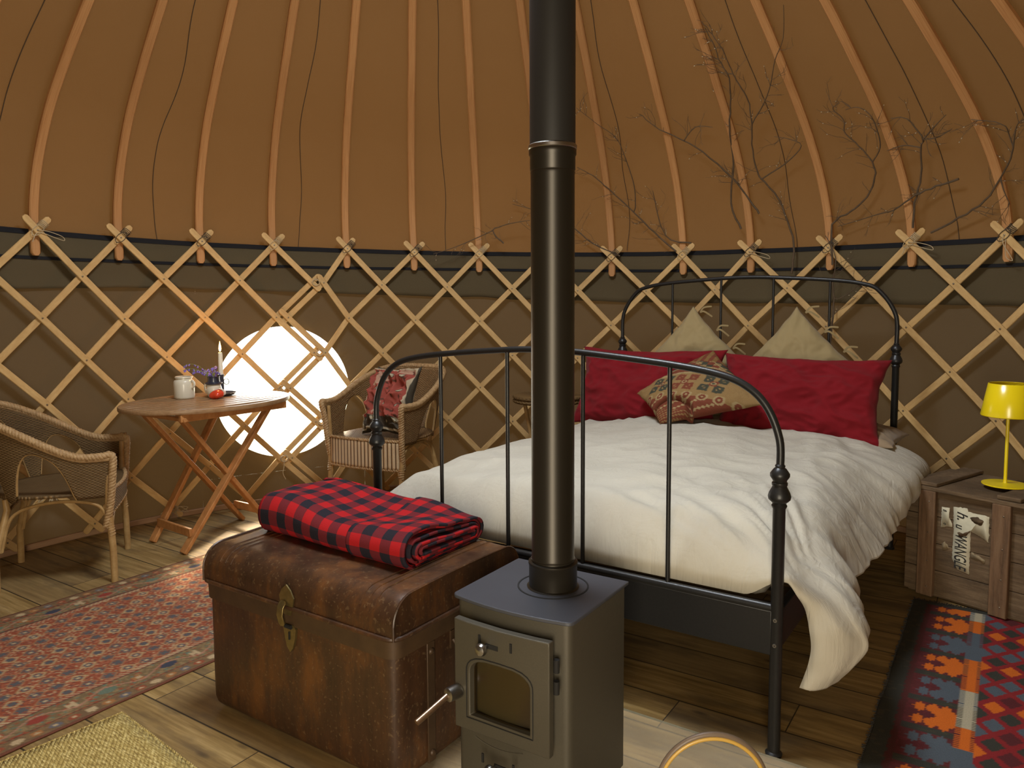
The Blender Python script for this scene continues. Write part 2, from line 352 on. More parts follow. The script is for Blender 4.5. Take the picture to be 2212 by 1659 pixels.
c = N.ramp(gr, [(.28, (.12, .066, .018)), (.5, (.27, .168, .055)), (.72, (.43, .29, .115))])
c = N.mix(N.math('MULTIPLY', rnd, .62), c, (.17, .11, .05)); c = N.mix(N.ramp(bl, [(.50, (0, 0, 0)), (.66, (.80, .80, .80))]), c, (.10, .066, .032))
c = N.mix(N.ramp(kn, [(.05, (.9, .9, .9)), (.12, (0, 0, 0))]), c, (.055, .035, .018)); c = N.mix(N.math('MULTIPLY', gp, .9), c, (.02, .014, .008))
N.base(c, N.math('ADD', N.math('MULTIPLY', gr, .3), .50), spec=.18).bump(N.math('SUBTRACT', N.math('MULTIPLY', gr, .25), gp), .5, .004); M['floor'] = N.m
M['ground'] = plain('sunlit_ground', (.5, .5, .36), .9, var=.5, scale=3)

# ------------------------------------------------------------ yurt shell
ANG = {-1: 154.4, 0: 145.27, 1: 136.86, 2: 127.85, 3: 119.2, 4: 109.91, 5: 101.06, 6: 92.31, 7: 83.4, 8: 74.38, 9: 65.05, 10: 56.56, 11: 47.2, 12: 38.3, 13: 28.9, 14: 20.4}
ZT = {-1: 1.615, 0: 1.612, 1: 1.600, 2: 1.600, 3: 1.594, 4: 1.584, 5: 1.566, 6: 1.556, 7: 1.54, 8: 1.526, 9: 1.527, 10: 1.532, 11: 1.535, 12: 1.538, 13: 1.542, 14: 1.545}
ks = sorted(ANG); DZ = .2188
def kang(k):
    if k < -1: return ANG[-1] - (k+1)*8.94
    if k > 14: return ANG[14] - (k-14)*8.94
    return interp(k, ks, [ANG[q] for q in ks])
def ktop(k): return interp(k, ks, [ZT[q] for q in ks])
def onwall(deg, z, r): a = R_(deg); return Vector((CX + r*math.cos(a), CY + r*math.sin(a), z))
ZL = [1.5, 1.65, 1.8, 1.95, 2.1, 2.25, 2.4, 2.55, 2.70, 2.88, 3.10, 3.27, 3.36]
RL = [2.779, 2.769, 2.717, 2.625, 2.497, 2.343, 2.173, 1.994, 1.80, 1.52, 1.05, .62, .40]
prof = smooth([(r, 0, z) for r, z in zip(RL, ZL)], 5)
def dome(deg, q, off=0.0):
    """point q (a profile vertex) of the bent roof profile in direction deg; the crown sits a little off centre"""
    a = R_(deg); w = q.z - 1.5; r = q.x + off
    return Vector((CX + r*math.cos(a) - .047*w, CY + r*math.sin(a) + .021*w, q.z - .056*math.cos(a)*min(1, .4+w) + .099*math.sin(a)*min(1, .4+w) - .03*(1-min(1, .4+w))))
def lath_pt(k, row, r): return onwall(kang(k), ktop(k) - DZ*row, r)

# roof canvas
mb = MB(); A_ = [360*i/180 for i in range(181)]
rows = []
for a in A_:
    col = []
    ph = (a - 145.3)/8.94
    for i, q in enumerate(prof):
        sag = .010*math.cos(2*math.pi*ph) + .006*ns(a*.12, q.z*2)
        col.append(dome(a, q, .045 + sag))
    base = [onwall(a, 1.40, 2.835), onwall(a, 1.47, 2.835)]
    rows.append(base + col)
mb.grid(rows); structure(mb.build('ceiling', M['roof'], sharp=0))
# canvas seams of the roof
for n_, a in enumerate([149.6, 132.4, 115.6, 96.8, 72.0, 51.5, 34.0, 24.5]):
    for s_, da in ((0, 0),):
        mb = MB(); mb.tube([dome(a + .9*ns(q.z*3, a), q, .030) for q in prof[2:]], .0022, 5)
        structure(mb.build('trim_%d' % (n_+10), M['seam']))

# wall canvas with a round window hole
WA, WZ, WR = 118.25, .69, .408
RC = 2.815
def wallpt(a, z):
    w = .006*ns(a*.22, z*2.2, 3) + .004*math.sin(a*1.3)*(1-z/1.6)
    d = math.hypot(R_(a-WA)*RC, z-WZ)
    if d < .6:  # gathered cloth round the window
        w += .004*math.sin(math.atan2(z-WZ, -R_(a-WA))*34)*sstep(.6, .42, d)*(1 if d > .41 else 0)*(1.6 if a < WA else .3)
    dm = max(abs(R_(a-WA)*RC), abs(z-WZ)); w *= min(1, abs(dm-.5)/.08) * (1 if 0 < z < 1.5 else 0)
    return onwall(a, z, RC + w)
mb = MB()
da = math.degrees(.5/RC); a0, a1, z0, z1 = WA-da, WA+da, WZ-.5, WZ+.5
Acol = [a for a in np.arange(-80, 280.01, 2.0)]
def patch(al, zl):
    mb.grid([[wallpt(a, z) for z in zl] for a in al])
zs = list(np.linspace(0, 1.5, 20))
patch([a for a in Acol if a < a0] + [a0], zs); patch([a1] + [a for a in Acol if a > a1], zs)
an = list(np.linspace(a0, a1, 13)); patch(an, list(np.linspace(0, z0, 4))); patch(an, list(np.linspace(z1, 1.5, 6)))
NP = 144; ringr = []
for t in (0, .12, .3, .6, 1):
    row = []
    for k in range(NP):
        p = 2*math.pi*k/NP; c, s_ = math.cos(p), math.sin(p); q = max(abs(c), abs(s_)); sqx, sqy = c/q*.5, s_/q*.5
        x = WR*c*(1-t) + sqx*t; y = WR*s_*(1-t) + sqy*t
        row.append(wallpt(WA - math.degrees(x/RC), WZ + y))
    ringr.append(row)
mb.grid(ringr, closed_v=True); structure(mb.build('wall_round', M['wall'], sharp=0))
# clear window sheet
N = NT('clear_vinyl'); f = N.noise(N.coord(), 9, 3); N.n.remove(N.b)
g1 = N('BsdfTransparent', {0: (.97, .97, .95, 1)}); g2 = N('BsdfGlossy', {0: (1, 1, 1, 1), 1: .08}); bm_ = N('Bump', {'Height': f, 'Strength': .4, 'Distance': .01}); N.l.new(bm_.outputs[0], g2.inputs['Normal'])
mx = N('MixShader', {0: .06}); N.l.new(g1.outputs[0], mx.inputs[1]); N.l.new(g2.outputs[0], mx.inputs[2]); N.l.new(mx.outputs[0], N.out.inputs[0]); M['vinyl'] = N.m
mb = MB(); rows = []
for t in np.linspace(.02, 1.03, 8):
    rows.append([onwall(WA - math.degrees(WR*t*math.cos(2*math.pi*k/72)/RC), WZ + WR*t*math.sin(2*math.pi*k/72), RC + .008) for k in range(72)])
mb.grid(rows, closed_v=True); structure(mb.build('window_1', M['vinyl'], sharp=0))
# overlapping flap of the roof cloth and the two black straps
mb = MB(); rows = []
for a in np.arange(-10, 191, 1.0):
    k = (145.3-a)/8.94; hem = interp(a, [20, 30, 70, 113, 132, 150], [1.20, 1.215, 1.235, 1.305, 1.335, 1.32]) + .010*ns(a*.2, 5)
    rows.append([onwall(a, interp(a, [30, 52, 70, 94, 113, 132, 148], [1.527, 1.537, 1.542, 1.562, 1.576, 1.591, 1.609]), 2.800), onwall(a, 1.44, 2.802)] + [onwall(a, 1.44 + (hem-1.44)*t, 2.806 - .012*t*(1+ns(a*.15, t, 9)*1.6)) for t in (.3, .6, .85, 1)])
mb.grid(rows); structure(mb.build('trim_2', M['flap'], sharp=0, solid=.003))
for i, (A, Z, w) in enumerate([([30, 52, 70, 94, 113, 132, 148], [1.527, 1.537, 1.542, 1.562, 1.576, 1.591, 1.609], .026), ([30, 52, 70, 94, 113, 132, 148], [1.404, 1.424, 1.436, 1.458, 1.466, 1.473, 1.479], .017)]):
    mb = MB(); pts = [onwall(a, interp(a, A, Z) + .002*ns(a*.2, i), 2.797) for a in np.arange(-8, 189, 1.5)]
    mb.strip(pts, [Vector((p.x-CX, p.y-CY, 0)) for p in pts], w, .003); structure(mb.build('trim_%d' % (3+i), M['strap']))
# floor, platform edge and the ground outside
mb = MB(); mb.lathe([(0, 0), (2.9, 0), (2.9, -.12)], (CX, CY, 0), 96); fl = mb.build('floor', M['floor']); structure(fl)
mb = MB(); pts = [onwall(a, .016, 2.795) for a in np.arange(-78, 259, 2)]; mb.strip(pts, [Vector((p.x-CX, p.y-CY, 0)) for p in pts], .032, .02); structure(mb.build('baseboard_round', M['trim']))
mb = MB(); mb.grid([[Vector((x, y, -.35 + .15*ns(x*.3, y*.3))) for y in np.linspace(-14, 18, 24)] for x in np.linspace(-16, 16, 24)]); structure(mb.build('ground', M['ground']))

# ------------------------------------------------------------ lattice (two bolted sections) and roof poles
def border(row): return 3.5 if row % 2 else 3
def section(side):
    lo, hi = (-4.5, 3.5) if side == 'L' else (3, 17)
    t = thing('lattice_wall', 'crossed lath lattice section from the wicker chair to the zigzag joint at the round window' if side == 'L' else 'long crossed lath lattice section running from the round window behind the bed to the crate', 'lattice', onwall(kang(lo+3), 0, RW)[:], 0, 'bolted lattice sections of the round wall')
    org = t.location
    def ok(k, row):
        if row == 0: return (k <= 3 if side == 'L' else k >= 4) and lo <= k <= hi
        return (k <= border(row) if side == 'L' else k >= border(row)) and lo-.01 <= k <= hi
    rv = MB()
    for sgn, rad in ((1, RW-.007), (-1, RW+.007)):
        for k0 in range(-14, 26):
            nodes = []
            for row in range(0, 8):
                k = k0 + sgn*row/2
                if ok(k, row): nodes.append((k, row))
            if len(nodes) < 2: continue
            def P(k, row):
                kk = k + (.16 if side == 'R' and row > 0 and abs(k-border(row)) < .01 else 0)
                return kang(kk), ktop(kk) - DZ*row
            c = [P(*n) for n in nodes]
            def ext(a, b, f): return (a[0] + (a[0]-b[0])*f, a[1] + (a[1]-b[1])*f)
            f0 = .30 if nodes[0][1] == 0 else .22; f1 = .22
            c = [ext(c[0], c[1], f0)] + c + [ext(c[-1], c[-2], f1)]
            if c[-1][1] < .02:
                a, b = c[-2], c[-1]; u = (a[1]-.02)/(a[1]-b[1]); c[-1] = (a[0]+(b[0]-a[0])*u, .02)
            pts = []
            for i in range(len(c)-1):
                for j in range(4): pts.append(onwall(c[i][0] + (c[i+1][0]-c[i][0])*j/4, c[i][1] + (c[i+1][1]-c[i][1])*j/4, rad))
            pts.append(onwall(c[-1][0], c[-1][1], rad))
            mb = MB(); mb.strip(pts, [Vector((p.x-CX, p.y-CY, 0)) for p in pts], .034, .011)
            mb.build('lath', M['lath'], t, org)
            if sgn == 1:
                for (k, row) in nodes:
                    p = onwall(*P(k, row), RW-.0135); d = Vector((CX-p.x, CY-p.y, 0)).normalized()
                    rv.lathe([(.005, 0), (.0045, .002), (0, .003)], p, 8, d)
    rv.build('bolt_heads', M['rivet'], t, org)
    return t
LT = section('L'); RT_ = section('R')
# knotted string ties hanging on the lattice
def tie(par, k, row, tail, seed, bow=0):
    x = onwall(kang(k), ktop(k) - DZ*row, RW); inw = Vector((CX-x.x, CY-x.y, 0)).normalized(); tg = Vector((inw.y, -inw.x, 0)); mb = MB()
    mb.tube([x + tg*.022*math.cos(i*.6) + Vector((0, 0, .020*math.sin(i*.6))) + inw*(.018 + .003*math.sin(i*1.7)) for i in range(32)], .0032, 5)
    if tail: mb.tube(smooth([x + inw*.02, x + inw*.025 + Vector((0, 0, -.05)) + tg*.006, x + inw*.022 + Vector((0, 0, -tail*.7)) + tg*.012, x + inw*.02 + Vector((0, 0, -tail)) - tg*.004], 5), .0024, 5)
    for b_ in range(bow):
        d = tg*(1 if b_ % 2 else -1); mb.tube(smooth([x + inw*.02, x + d*.03 + inw*.03 + Vector((0, 0, .012)), x + d*.075 + inw*.03 + Vector((0, 0, -.012*b_)), x + d*.03 + inw*.03 + Vector((0, 0, -.016)), x + inw*.02, x + d*-.02 + inw*.02 + Vector((0, 0, -.05))], 5), .0022, 5)
    mb.build('cord_tie', M['cord'], par, par.location)
tie(RT_, 3.05, 6, .13, 1); tie(RT_, 3.05, 4, 0, 2); tie(RT_, 3.58, 3, 0, 3); tie(RT_, 3.58, 5, 0, 4); tie(RT_, 3.55, 1, 0, 5)
tie(LT, 1.5, 7, 0, 6, 3); tie(LT, 0, 6.05, .05, 7, 4)
ORD = ['first', 'second', 'third', 'fourth', 'fifth', 'sixth', 'seventh', 'eighth', 'ninth', 'tenth', 'eleventh', 'twelfth', 'thirteenth', 'fourteenth', 'fifteenth', 'sixteenth', 'seventeenth', 'eighteenth']
WHERE = {3: ", above the window", 7: ", at the flue", 13: ", above the crate"}
rnd_ = random.Random(4)
for k in range(-1, 15):
    a = kang(k); base = onwall(a, 0, 2.778); base.z = ktop(k) - .12
    t = thing('roof_pole', 'steam-bent wooden roof pole, %s from the left%s' % (ORD[k+1], WHERE.get(k, '')), 'roof pole', base[:], 0, 'bent poles holding up the roof')
    tail = [onwall(a, ktop(k) - .125 + .01*rnd_.random(), 2.780), onwall(a, ktop(k) - .05, 2.780)]
    pts = tail + [dome(a, q) for q in prof if dome(a, q).z > ktop(k) + .02]
    mb = MB(); pts = resample([Vector(p) for p in pts], .04)
    nr = []
    for i, p in enumerate(pts):
        T = (pts[min(i+1, len(pts)-1)] - pts[max(0, i-1)]).normalized(); rad = Vector((math.cos(R_(a)), math.sin(R_(a)), 0)); n = rad - T*rad.dot(T); nr.append(n)
    mb.strip(pts, nr, .044, .026); mb.build('pole_shaft', M['pole'], t, base)
    # cord lashing round the crossing, with a loose loop
    x = onwall(a, ktop(k), RW); inw = Vector((CX-x.x, CY-x.y, 0)).normalized(); tg = Vector((-inw.y, inw.x, 0))
    mb = MB(); coil = []
    for i in range(60):
        ph = i/60*2*math.pi*4.5; d = (tg*.7 + Vector((0, 0, .7))); e = (tg*-.7 + Vector((0, 0, .7)))
        coil.append(x + d*(.022 + .035*i/60) + e*(math.cos(ph)*.021) + inw*(math.sin(ph)*.017 + .004))
    mb.tube(coil, .0020, 5)
    coil = [x + inw*.016 + tg*.03*math.cos(q*2.1) + Vector((0, 0, .028*math.sin(q*2.1+.6))) - inw*.03*(math.sin(q*2.1*.5) > .9) for q in np.linspace(0, 5.2, 30)]
    mb.tube(coil, .0018, 5); mb.build('lashing', M['cord_dark'] if k % 3 else M['cord'], t, base)
    if k in (0, 10, 12, 13):
        mb = MB(); b0 = x + inw*.02
        loop = smooth([b0, b0 + tg*.05 + Vector((0, 0, -.005)), b0 + tg*.11 + Vector((0, 0, -.025)), b0 + tg*.12 + Vector((0, 0, -.045)), b0 + tg*.08 + Vector((0, 0, -.035)), b0 + Vector((0, 0, -.012)), b0 - tg*.03 + Vector((0, 0, -.06))] if k != 13 else
                      [b0, b0 - Vector((0, 0, .04)), b0 + tg*.03 - Vector((0, 0, .09)), b0 + tg*.045 - Vector((0, 0, .12)), b0 + tg*.015 - Vector((0, 0, .10)), b0 + tg*.01 - Vector((0, 0, .02))], 6)
        mb.tube(loop, .002, 5); mb.build('cord_loop', M['cord'], t, base)

# ------------------------------------------------------------ bed
YAW = -.5971; BED = Vector((.7138, 1.9981, 0)); BW, BL = 1.4805, 2.09
bed = thing('bed_frame', 'black metal double bed frame with curved tube headboard and footboard', 'bed', BED[:], YAW)
def mirror(p): return p + [(-BW - a, z) for a, z in p[-2::-1]]
archF = mirror([(0, .80), (-.003, .875), (-.034, .954), (-.084, 1.007), (-.162, 1.040), (-.318, 1.064), (-.602, 1.088), (-BW/2, 1.092)])
archH = mirror([(0, 1.03), (-.008, 1.171), (-.084, 1.289), (-.169, 1.327), (-.323, 1.348), (-.602, 1.366), (-BW/2, 1.370)])
for which, yb, arch, kz in (('foot', 0, archF, .693), ('head', BL, archH, .915)):
    pts = smooth([(a, yb, z) for a, z in arch], 8); mb = MB(); mb.tube(pts, .0105, 12); mb.build('%sboard_arch' % which, M['metal'], bed)
    az = [(p.x, p.z) for p in pts][::-1]
    for fr in (.2124, .2124+.19173, .2124+2*.19173, 1-.2124):
        a = -BW*fr; zt = interp(a, [q[0] for q in az], [q[1] for q in az]); mb = MB(); mb.tube([(a, yb, .415 if which == 'foot' else .36), (a, yb, zt)], .0068, 10); mb.build('bar', M['metal'], bed)
    for a in (0, -BW):
        p = [(0, 0), (.022, 0), (.023, .006), (.019, .010), (.0165, .012), (.0165, kz-.004), (.019, kz), (.0205, kz+.005), (.017, kz+.011), (.0195, kz+.013), (.0285, kz+.022), (.030, kz+.030), (.027, kz+.041), (.020, kz+.054), (.0185, kz+.058), (.0205, kz+.061), (.0205, kz+.067), (.0175, kz+.070), (.019, kz+.074), (.0255, kz+.084), (.0255, kz+.092), (.017, kz+.104), (.0125, kz+.108), (.0135, kz+.113), (.0105, kz+.117), (0, kz+.118)]
        mb = MB(); mb.lathe(p, (a, yb, 0), 24); po = mb.build('post', M['metal'], bed)
        if which == 'foot':
            for zb in (.385, .315): MB().lathe([(.006, 0), (.005, .003), (.002, .003), (.002, 0)], (a, yb-.0155, zb), 12, (0, -1, 0)).build('bolt', M['chrome'], po)
    zc = .345 if which == 'foot' else .33
    mb = MB(); mb.box((-BW/2, yb, zc), (BW-.02, .022, .125)); mb.build('%s_rail' % which, M['metal'], bed, bevel=.003)
    mb = MB(); mb.tube([(-.01, yb, zc+.068), (-BW+.01, yb, zc+.068)], .012, 12); mb.build('%s_rail_tube' % which, M['metal'], bed)
for a in (-.012, -BW+.012):
    mb = MB(); mb.box((a, BL/2, .335), (.022, BL-.02, .11)); mb.build('side_rail', M['metal'], bed, bevel=.003)
mb = MB()
for i in range(14): mb.box((-BW/2, .12+i*.14, .365), (BW-.06, .06, .012))
mb.build('bed_slats', M['crate'], bed)
def bedthing(name, label, cat, a, b, z, group=None):
    p = BED + Matrix.Rotation(YAW, 3, 'Z') @ Vector((a, b, 0)); return thing(name, label, cat, (p.x, p.y, z), YAW, group)
# mattress
mt = bedthing('mattress', 'pale mattress lying under the oatmeal duvet in the black bed frame', 'mattress', -BW/2, BL/2, .37)
mb = MB(); mb.box((0, .03, .075), (BW-.14, BL-.22, .148)); mb.build('mattress_body', M['mattress'], mt, bevel=.04)
# duvet
NA, NBB = 150, 190
XS = [(-1.545, .395), (-1.555, .46), (-1.535, .515), (-1.44, .565), (-1.2, .598), (-.95, .618), (-.70, .625), (-.45, .618), (-.20, .60), (-.06, .575), (.015, .53), (.055, .47), (.085, .41), (.11, .36)]
CR = [(-1.545, .395), (-1.555, .45), (-1.535, .50), (-1.44, .545), (-1.2, .575), (-.95, .59), (-.70, .595), (-.45, .585), (-.20, .565), (-.05, .53), (.055, .47), (.15, .41), (.205, .31), (.13, .195)]
HB = [(-1.545, .395), (-1.555, .46), (-1.535, .515), (-1.44, .565), (-1.2, .598), (-.95, .618), (-.70, .625), (-.45, .618), (-.20, .60), (-.06, .59), (.06, .565), (.15, .52), (.175, .46), (.15, .41)]
def crv(T): return smooth([(a, 0, z) for a, z in T], 12)
cX, cR, cH = crv(XS), crv(CR), crv(HB); rows = []; uvs = []
for i in range(NBB):
    b = .028 + 1.80*(i/(NBB-1))**1.12; row = []; uv = []
    wc = 1 - sstep(.12, .50, b); wh = sstep(.9, 1.5, b)
    n = len(cX)
    for j in range(NA):
        t = j/(NA-1)*(n-1); j0 = min(int(t), n-2); u = t-j0
        P = cX[j0].lerp(cX[j0+1], u); Q = cR[j0].lerp(cR[j0+1], u); H = cH[j0].lerp(cH[j0+1], u)
        p = P.lerp(Q, wc).lerp(H, wh); top = sstep(.45, .56, p.z)
        side = sstep(-.10, .06, p.x); left = sstep(-1.44, -1.53, p.x)
        # tuck at the foot end
        q = max(0, min(1, (b-.028)/.20)); k = math.sqrt(max(0, 1-(1-q)**2))
        if side < 1: p.z = .415*(1-(1-side)) + (p.z)*side*0 + ((.425 + (p.z-.425)*k)*(1-side) + p.z*side) - .415*side
        # puffs and folds
        am = (1-side)*(1-left)
        r1 = 1-abs(ns(p.x*2.6+b*1.1, b*3.0-p.x*1.4, 1))*2.2; r2 = 1-abs(ns(p.x*7+b*2, b*6.5-p.x*3, 4))*2.2
        near = 1-sstep(.0, .75, math.hypot((p.x+.10)*.8, b-.02)); rad = math.atan2(b+.08, -p.x+.18)
        fold = (1-abs(ns(rad*9, math.hypot(p.x, b)*1.2, 7))*2.4)
        p.z += am*k*((.016*r1 + (.007 + .008*sstep(-.6, -.1, p.x))*r2) + near*.030*fold + .014*ns(p.x*1.3, b*1.3, 2))
        ft = 1-sstep(.02, .34, b); p.z += am*ft*.012*(1-abs(ns(p.x*11, b*2.5, 3))*2)*k
        hd = sstep(1.1, 1.7, b); p.z += am*hd*.010*(1-abs(ns(p.x*12, b*9, 6))*2)
        wv = (1-abs(ns(b*3.6+p.z*2.4*(1-wc), p.z*1.1, 8))*2.3) + .45*(1-abs(ns(b*11+p.z*5, p.z*3, 18))*2.3); hang = max(0, side)*sstep(.56, .36, p.z)
        g_ = math.sqrt(max(0, min(1, (b-.028)/.14))) if side > 0 else 1
        if p.x > .02: p.x = (.02 + (p.x-.02)*.35)*(1-g_) + p.x*g_
        p.x += side*g_*(.008*wv + hang*.012*wv) + hang*g_*.010*math.sin(b*7+1)*(1-wc); p.z += side*.006*ns(b*14, p.z*9)
        yo = side*wc*(.02*ns(p.z*14, b*8, 2) - .03*hang*g_) + side*hang*.012*ns(b*20, p.z*6, 5)
        # ragged hem
        if t/(n-1) > .93: p.z += (.018*ns(b*3.3, 1, 11) + .05*(sstep(.55, .34, b)*0))*((t/(n-1)-.93)/.07)
        row.append(Vector((p.x + (.004*ns(b*6, 1, 4) if left else 0), b + yo + (.06*ns(p.x*2.2, 3, 1) if i > NBB-30 else 0)*sstep(1.5, 1.8, b), p.z))); uv.append((p.x, b))
    rows.append(row); uvs.append(uv)
dv = bedthing('duvet', 'rumpled oatmeal linen duvet spread over the black metal bed', 'duvet', 0, 0, .37)
mb = MB(); mb.grid([[p - Vector((0, 0, .37)) for p in r] for r in rows], uvs)
ob = mb.build('duvet_cover', M['sheet'], dv, sharp=0, solid=.012)
# bottom seam hem along the hanging edge
mb = MB(); mb.tube([rows[i][-1] - Vector((0, 0, .37)) for i in range(2, NBB-2, 2)], .004, 6); mb.build('hem', M['sheet'], dv)

def pillow(w, h, t, seed=0, nn=70, pinch=.10, wr=.012, crease=None, exp=.5):
    F, B_ = [], []; uv = []
    for i in range(nn+1):
        rf, rb, ru = [], [], []
        for j in range(nn+1):
            u = -math.cos(math.pi*i/nn)*.35 + (2*i/nn-1)*.65; v = -math.cos(math.pi*j/nn)*.35 + (2*j/nn-1)*.65
            x = w/2*u*(1 - pinch*(1-v*v)*abs(u)); y = h/2*v*(1 - pinch*(1-u*u)*abs(v))
            e = max(0, (1-u*u)*(1-v*v))**exp
            wrk = wr*(1-abs(ns(u*2.3+seed, v*2.1+u*1.2, seed))*2.6)*(.4+.6*e) + wr*.45*(1-abs(ns(u*6+seed, v*5, seed+3))*2.4)
            edge = 1-sstep(0, .10, min(1-abs(u), 1-abs(v)))
            z = t/2*e + wrk*(1-edge); zb = -t/2*e*.8
            sx = .006*ns(seed, v*4)*edge; sy = .006*ns(u*4, seed)*edge; zz = wr*.6*ns(u*3, v*3, seed+9)*edge
            if crease: z += crease(u, v); zb += 0
            rf.append(Vector((x+sx, y+sy, z+zz))); rb.append(Vector((x+sx, y+sy, zb+zz))); ru.append((u, v))
        F.append(rf); B_.append(rb); uv.append(ru)
    return F, B_, uv
def place(P, cen, right, up):
    r = Vector(right).normalized(); u = Vector(up); u = (u - r*u.dot(r)).normalized(); n = r.cross(u); Mx = Matrix((r, u, n)).transposed(); c = Vector(cen)
    return [[c + Mx @ p for p in row] for row in P]
def make_pillow(th, name, cen, right, up, w, h, t, mat, seed, cols=None, **k):
    F, B_, uv = pillow(w, h, t, seed, **k); mb = MB(); mb.grid(place(F, cen, right, up), uv); nv = len(mb.v)
    mb.grid([r[::-1] for r in place(B_, cen, right, up)], [r[::-1] for r in uv])
    cc = None
    if cols: cc = [(*cols(u, v), 1) for u, v in mb.uv]
    ob = mb.build(name, mat, th, sharp=0, cols=cc)
    w_ = ob.modifiers.new('w', 'WELD'); w_.merge_threshold = .0006
    return ob, F
# sleeping pillows lying flat at the head end
for a, lab in ((-.30, 'beige sleeping pillow lying flat, its corner showing beyond the right red pillow'),):
    th = bedthing('sleeping_pillow', lab, 'pillow', a, 1.86, .54)
    make_pillow(th, 'pillow_case', (0, 0, .06), (1, -.04 if a > -.5 else .03, -.03), (0, 1, 0), .74, .40, .15, M['beige'], a*7, pinch=.05)
for (a, b, z), rt, up, w, h, lab, sd in (((-1.165, 1.73, .775), (1, .02, .01), (0, .40, .90), .84, .46, 'plump deep red pillow leaning on the left half of the headboard end', 2.3), ((-.375, 1.74, .770), (1, .03, -.015), (0, .42, .9), .785, .445, 'plump deep red pillow leaning on the right side of the bed near the crate', 5.1)):
    th = bedthing('red_pillow', lab, 'pillow', a, b, .6, 'red pillows on the bed')
    make_pillow(th, 'pillow_case', (0, 0, z-.6), rt, up, w, h, .19, M['red'], sd, pinch=.115, wr=.022, exp=.45)
for a, lab, sd in ((-.975, 'natural linen cushion standing on its corner behind the left red pillow', 1.7), (-.43, 'natural linen cushion standing on its corner behind the right red pillow, tied at the tip', 8.2)):
    th = bedthing('linen_cushion', lab, 'cushion', a, 1.93, .60, 'linen cushions standing on point')
    rt = Vector((1, 0, -.93)); up = Vector((.93, .16, 1))
    ob, F = make_pillow(th, 'cushion_cover', (0, 0, .225), rt, up, .55, .55, .15, M['linen'], sd, pinch=.09, wr=.012)
    for q, s_ in enumerate((.018, .11, .20)):
        mb = MB(); b0 = Vector((.02+s_, -.01, .60-s_*1.05))
        for d in ((1, -.05, .5), (1, .1, -.35)):
            mb.strip(smooth([b0, b0 + Vector(d)*.025 + Vector((0, -.012, .014)), b0 + Vector(d)*.065 + Vector((0, 0, -.006 if q else 0))], 5), [Vector((0, 1, .1))]*11, .009, .003)
        mb.build('tie', M['linen'], ob)

# kilim cushion pattern (own colours of the weave)
K_CR, K_RED, K_GR, K_OCH, K_YEL = (.27, .165, .065), (.17, .038, .020), (.04, .045, .032), (.22, .12, .04), (.34, .25, .12)
def star(x, y, n=8):
    ax, ay = abs(x), abs(y)
    if ax > 1 or ay > 1: return 0
    if max(ax, ay) < .34: return 2
    for q in (.30, .86):
        if abs(ax-q) < .12 and ay < .95 and ay > .25: return 1
        if abs(ay-q) < .12 and ax < .95 and ax > .25: return 1
    if abs(ax-ay) < .12: return 1
    if (abs(ax-.58) < .10 and ay > .8) or (abs(ay-.58) < .10 and ax > .8): return 1
    return 0
def kcol(u, v):
    # u runs towards the right/bottom edge, v towards the top; band of hooks at the bottom, red band at the top left
    x, y = u, v
    fold = math.floor
    if y > .24:
        b = (y-.24)/.6
        if b < .08: return K_YEL
        if b < .30: return K_RED
        if b < .36: return K_YEL
        g = (fold(x*9) + fold(b*6)) % 3
        if b < .72: return K_GR if g == 0 else (K_RED if g == 1 else (K_OCH if (fold(x*27)+fold(b*20)) % 2 else K_YEL))
        return K_RED if (fold(x*14)) % 2 else K_OCH
    if y < -.30:
        b = (-y-.30)/.54; ph = (x*4.0) % 1.0
        if b < .30:
            r = math.hypot(ph-.5, (b-.15)*1.6)
            return K_YEL if (.20 < r < .33 or (r < .08)) else (K_RED if r < .33 else (K_RED if b > .2 else K_CR))
        if b < .85: return K_RED if (fold(x*20)+fold(b*12)) % 5 else K_YEL
        return K_RED if (fold(x*26)+fold(b*22)) % 3 else K_CR
    cxs = (-.50, -.06, .42); best = min(cxs, key=lambda c: abs(x-c)); s = star((x-best)/.19, (y+.02)/.22)
    if s == 2:
        r = math.hypot(x-best, y+.02); return K_YEL if (.025 < r < .045) else (K_GR if best != cxs[1] and r < .03 else K_RED)
    if s == 1: return K_GR if best != cxs[1] else K_RED
    return K_CR
th = bedthing('kilim_cushion', 'hooked-motif kilim cushion in ochre, red and charcoal propped between the red pillows', 'cushion', -.80, 1.58, .62)
cb = dict(t=Vector((-.800, 1.78, .978)), l=Vector((-1.130, 1.58, .755)), r=Vector((-.460, 1.55, .750)), b=Vector((-.925, 1.40, .640)))
oc = Vector((-.80, 1.58, .62))
F, B_, uv = pillow(1, 1, .16, 3.1, 150, .055, .006, lambda u, v: -.045*math.exp(-((math.hypot((u-.72), (v+.72))-.42)/.05)**2))
def bil(p, sg):
    s_, t_ = p.x+.5, p.y+.5; q = cb['l']*(1-s_)*(1-t_) + cb['b']*s_*(1-t_) + cb['t']*(1-s_)*t_ + cb['r']*s_*t_
    n = ((cb['r']-cb['l']).cross(cb['t']-cb['b'])).normalized(); return q - oc + n*p.z + Vector((0, -.04, .012))
mb = MB(); mb.grid([[bil(p, 1) for p in r] for r in F], uv); mb.grid([[bil(p, 1) for p in r][::-1] for r in B_], [r[::-1] for r in uv])
ob = mb.build('cushion_cover', M['kilimcush'], th, sharp=0, cols=[(*kcol((u+v)*.5*1.15, (v-u)*.5*1.1 - .12*(u+v)*.5), 1) for u, v in mb.uv]); w_ = ob.modifiers.new('w', 'WELD'); w_.merge_threshold = .0006

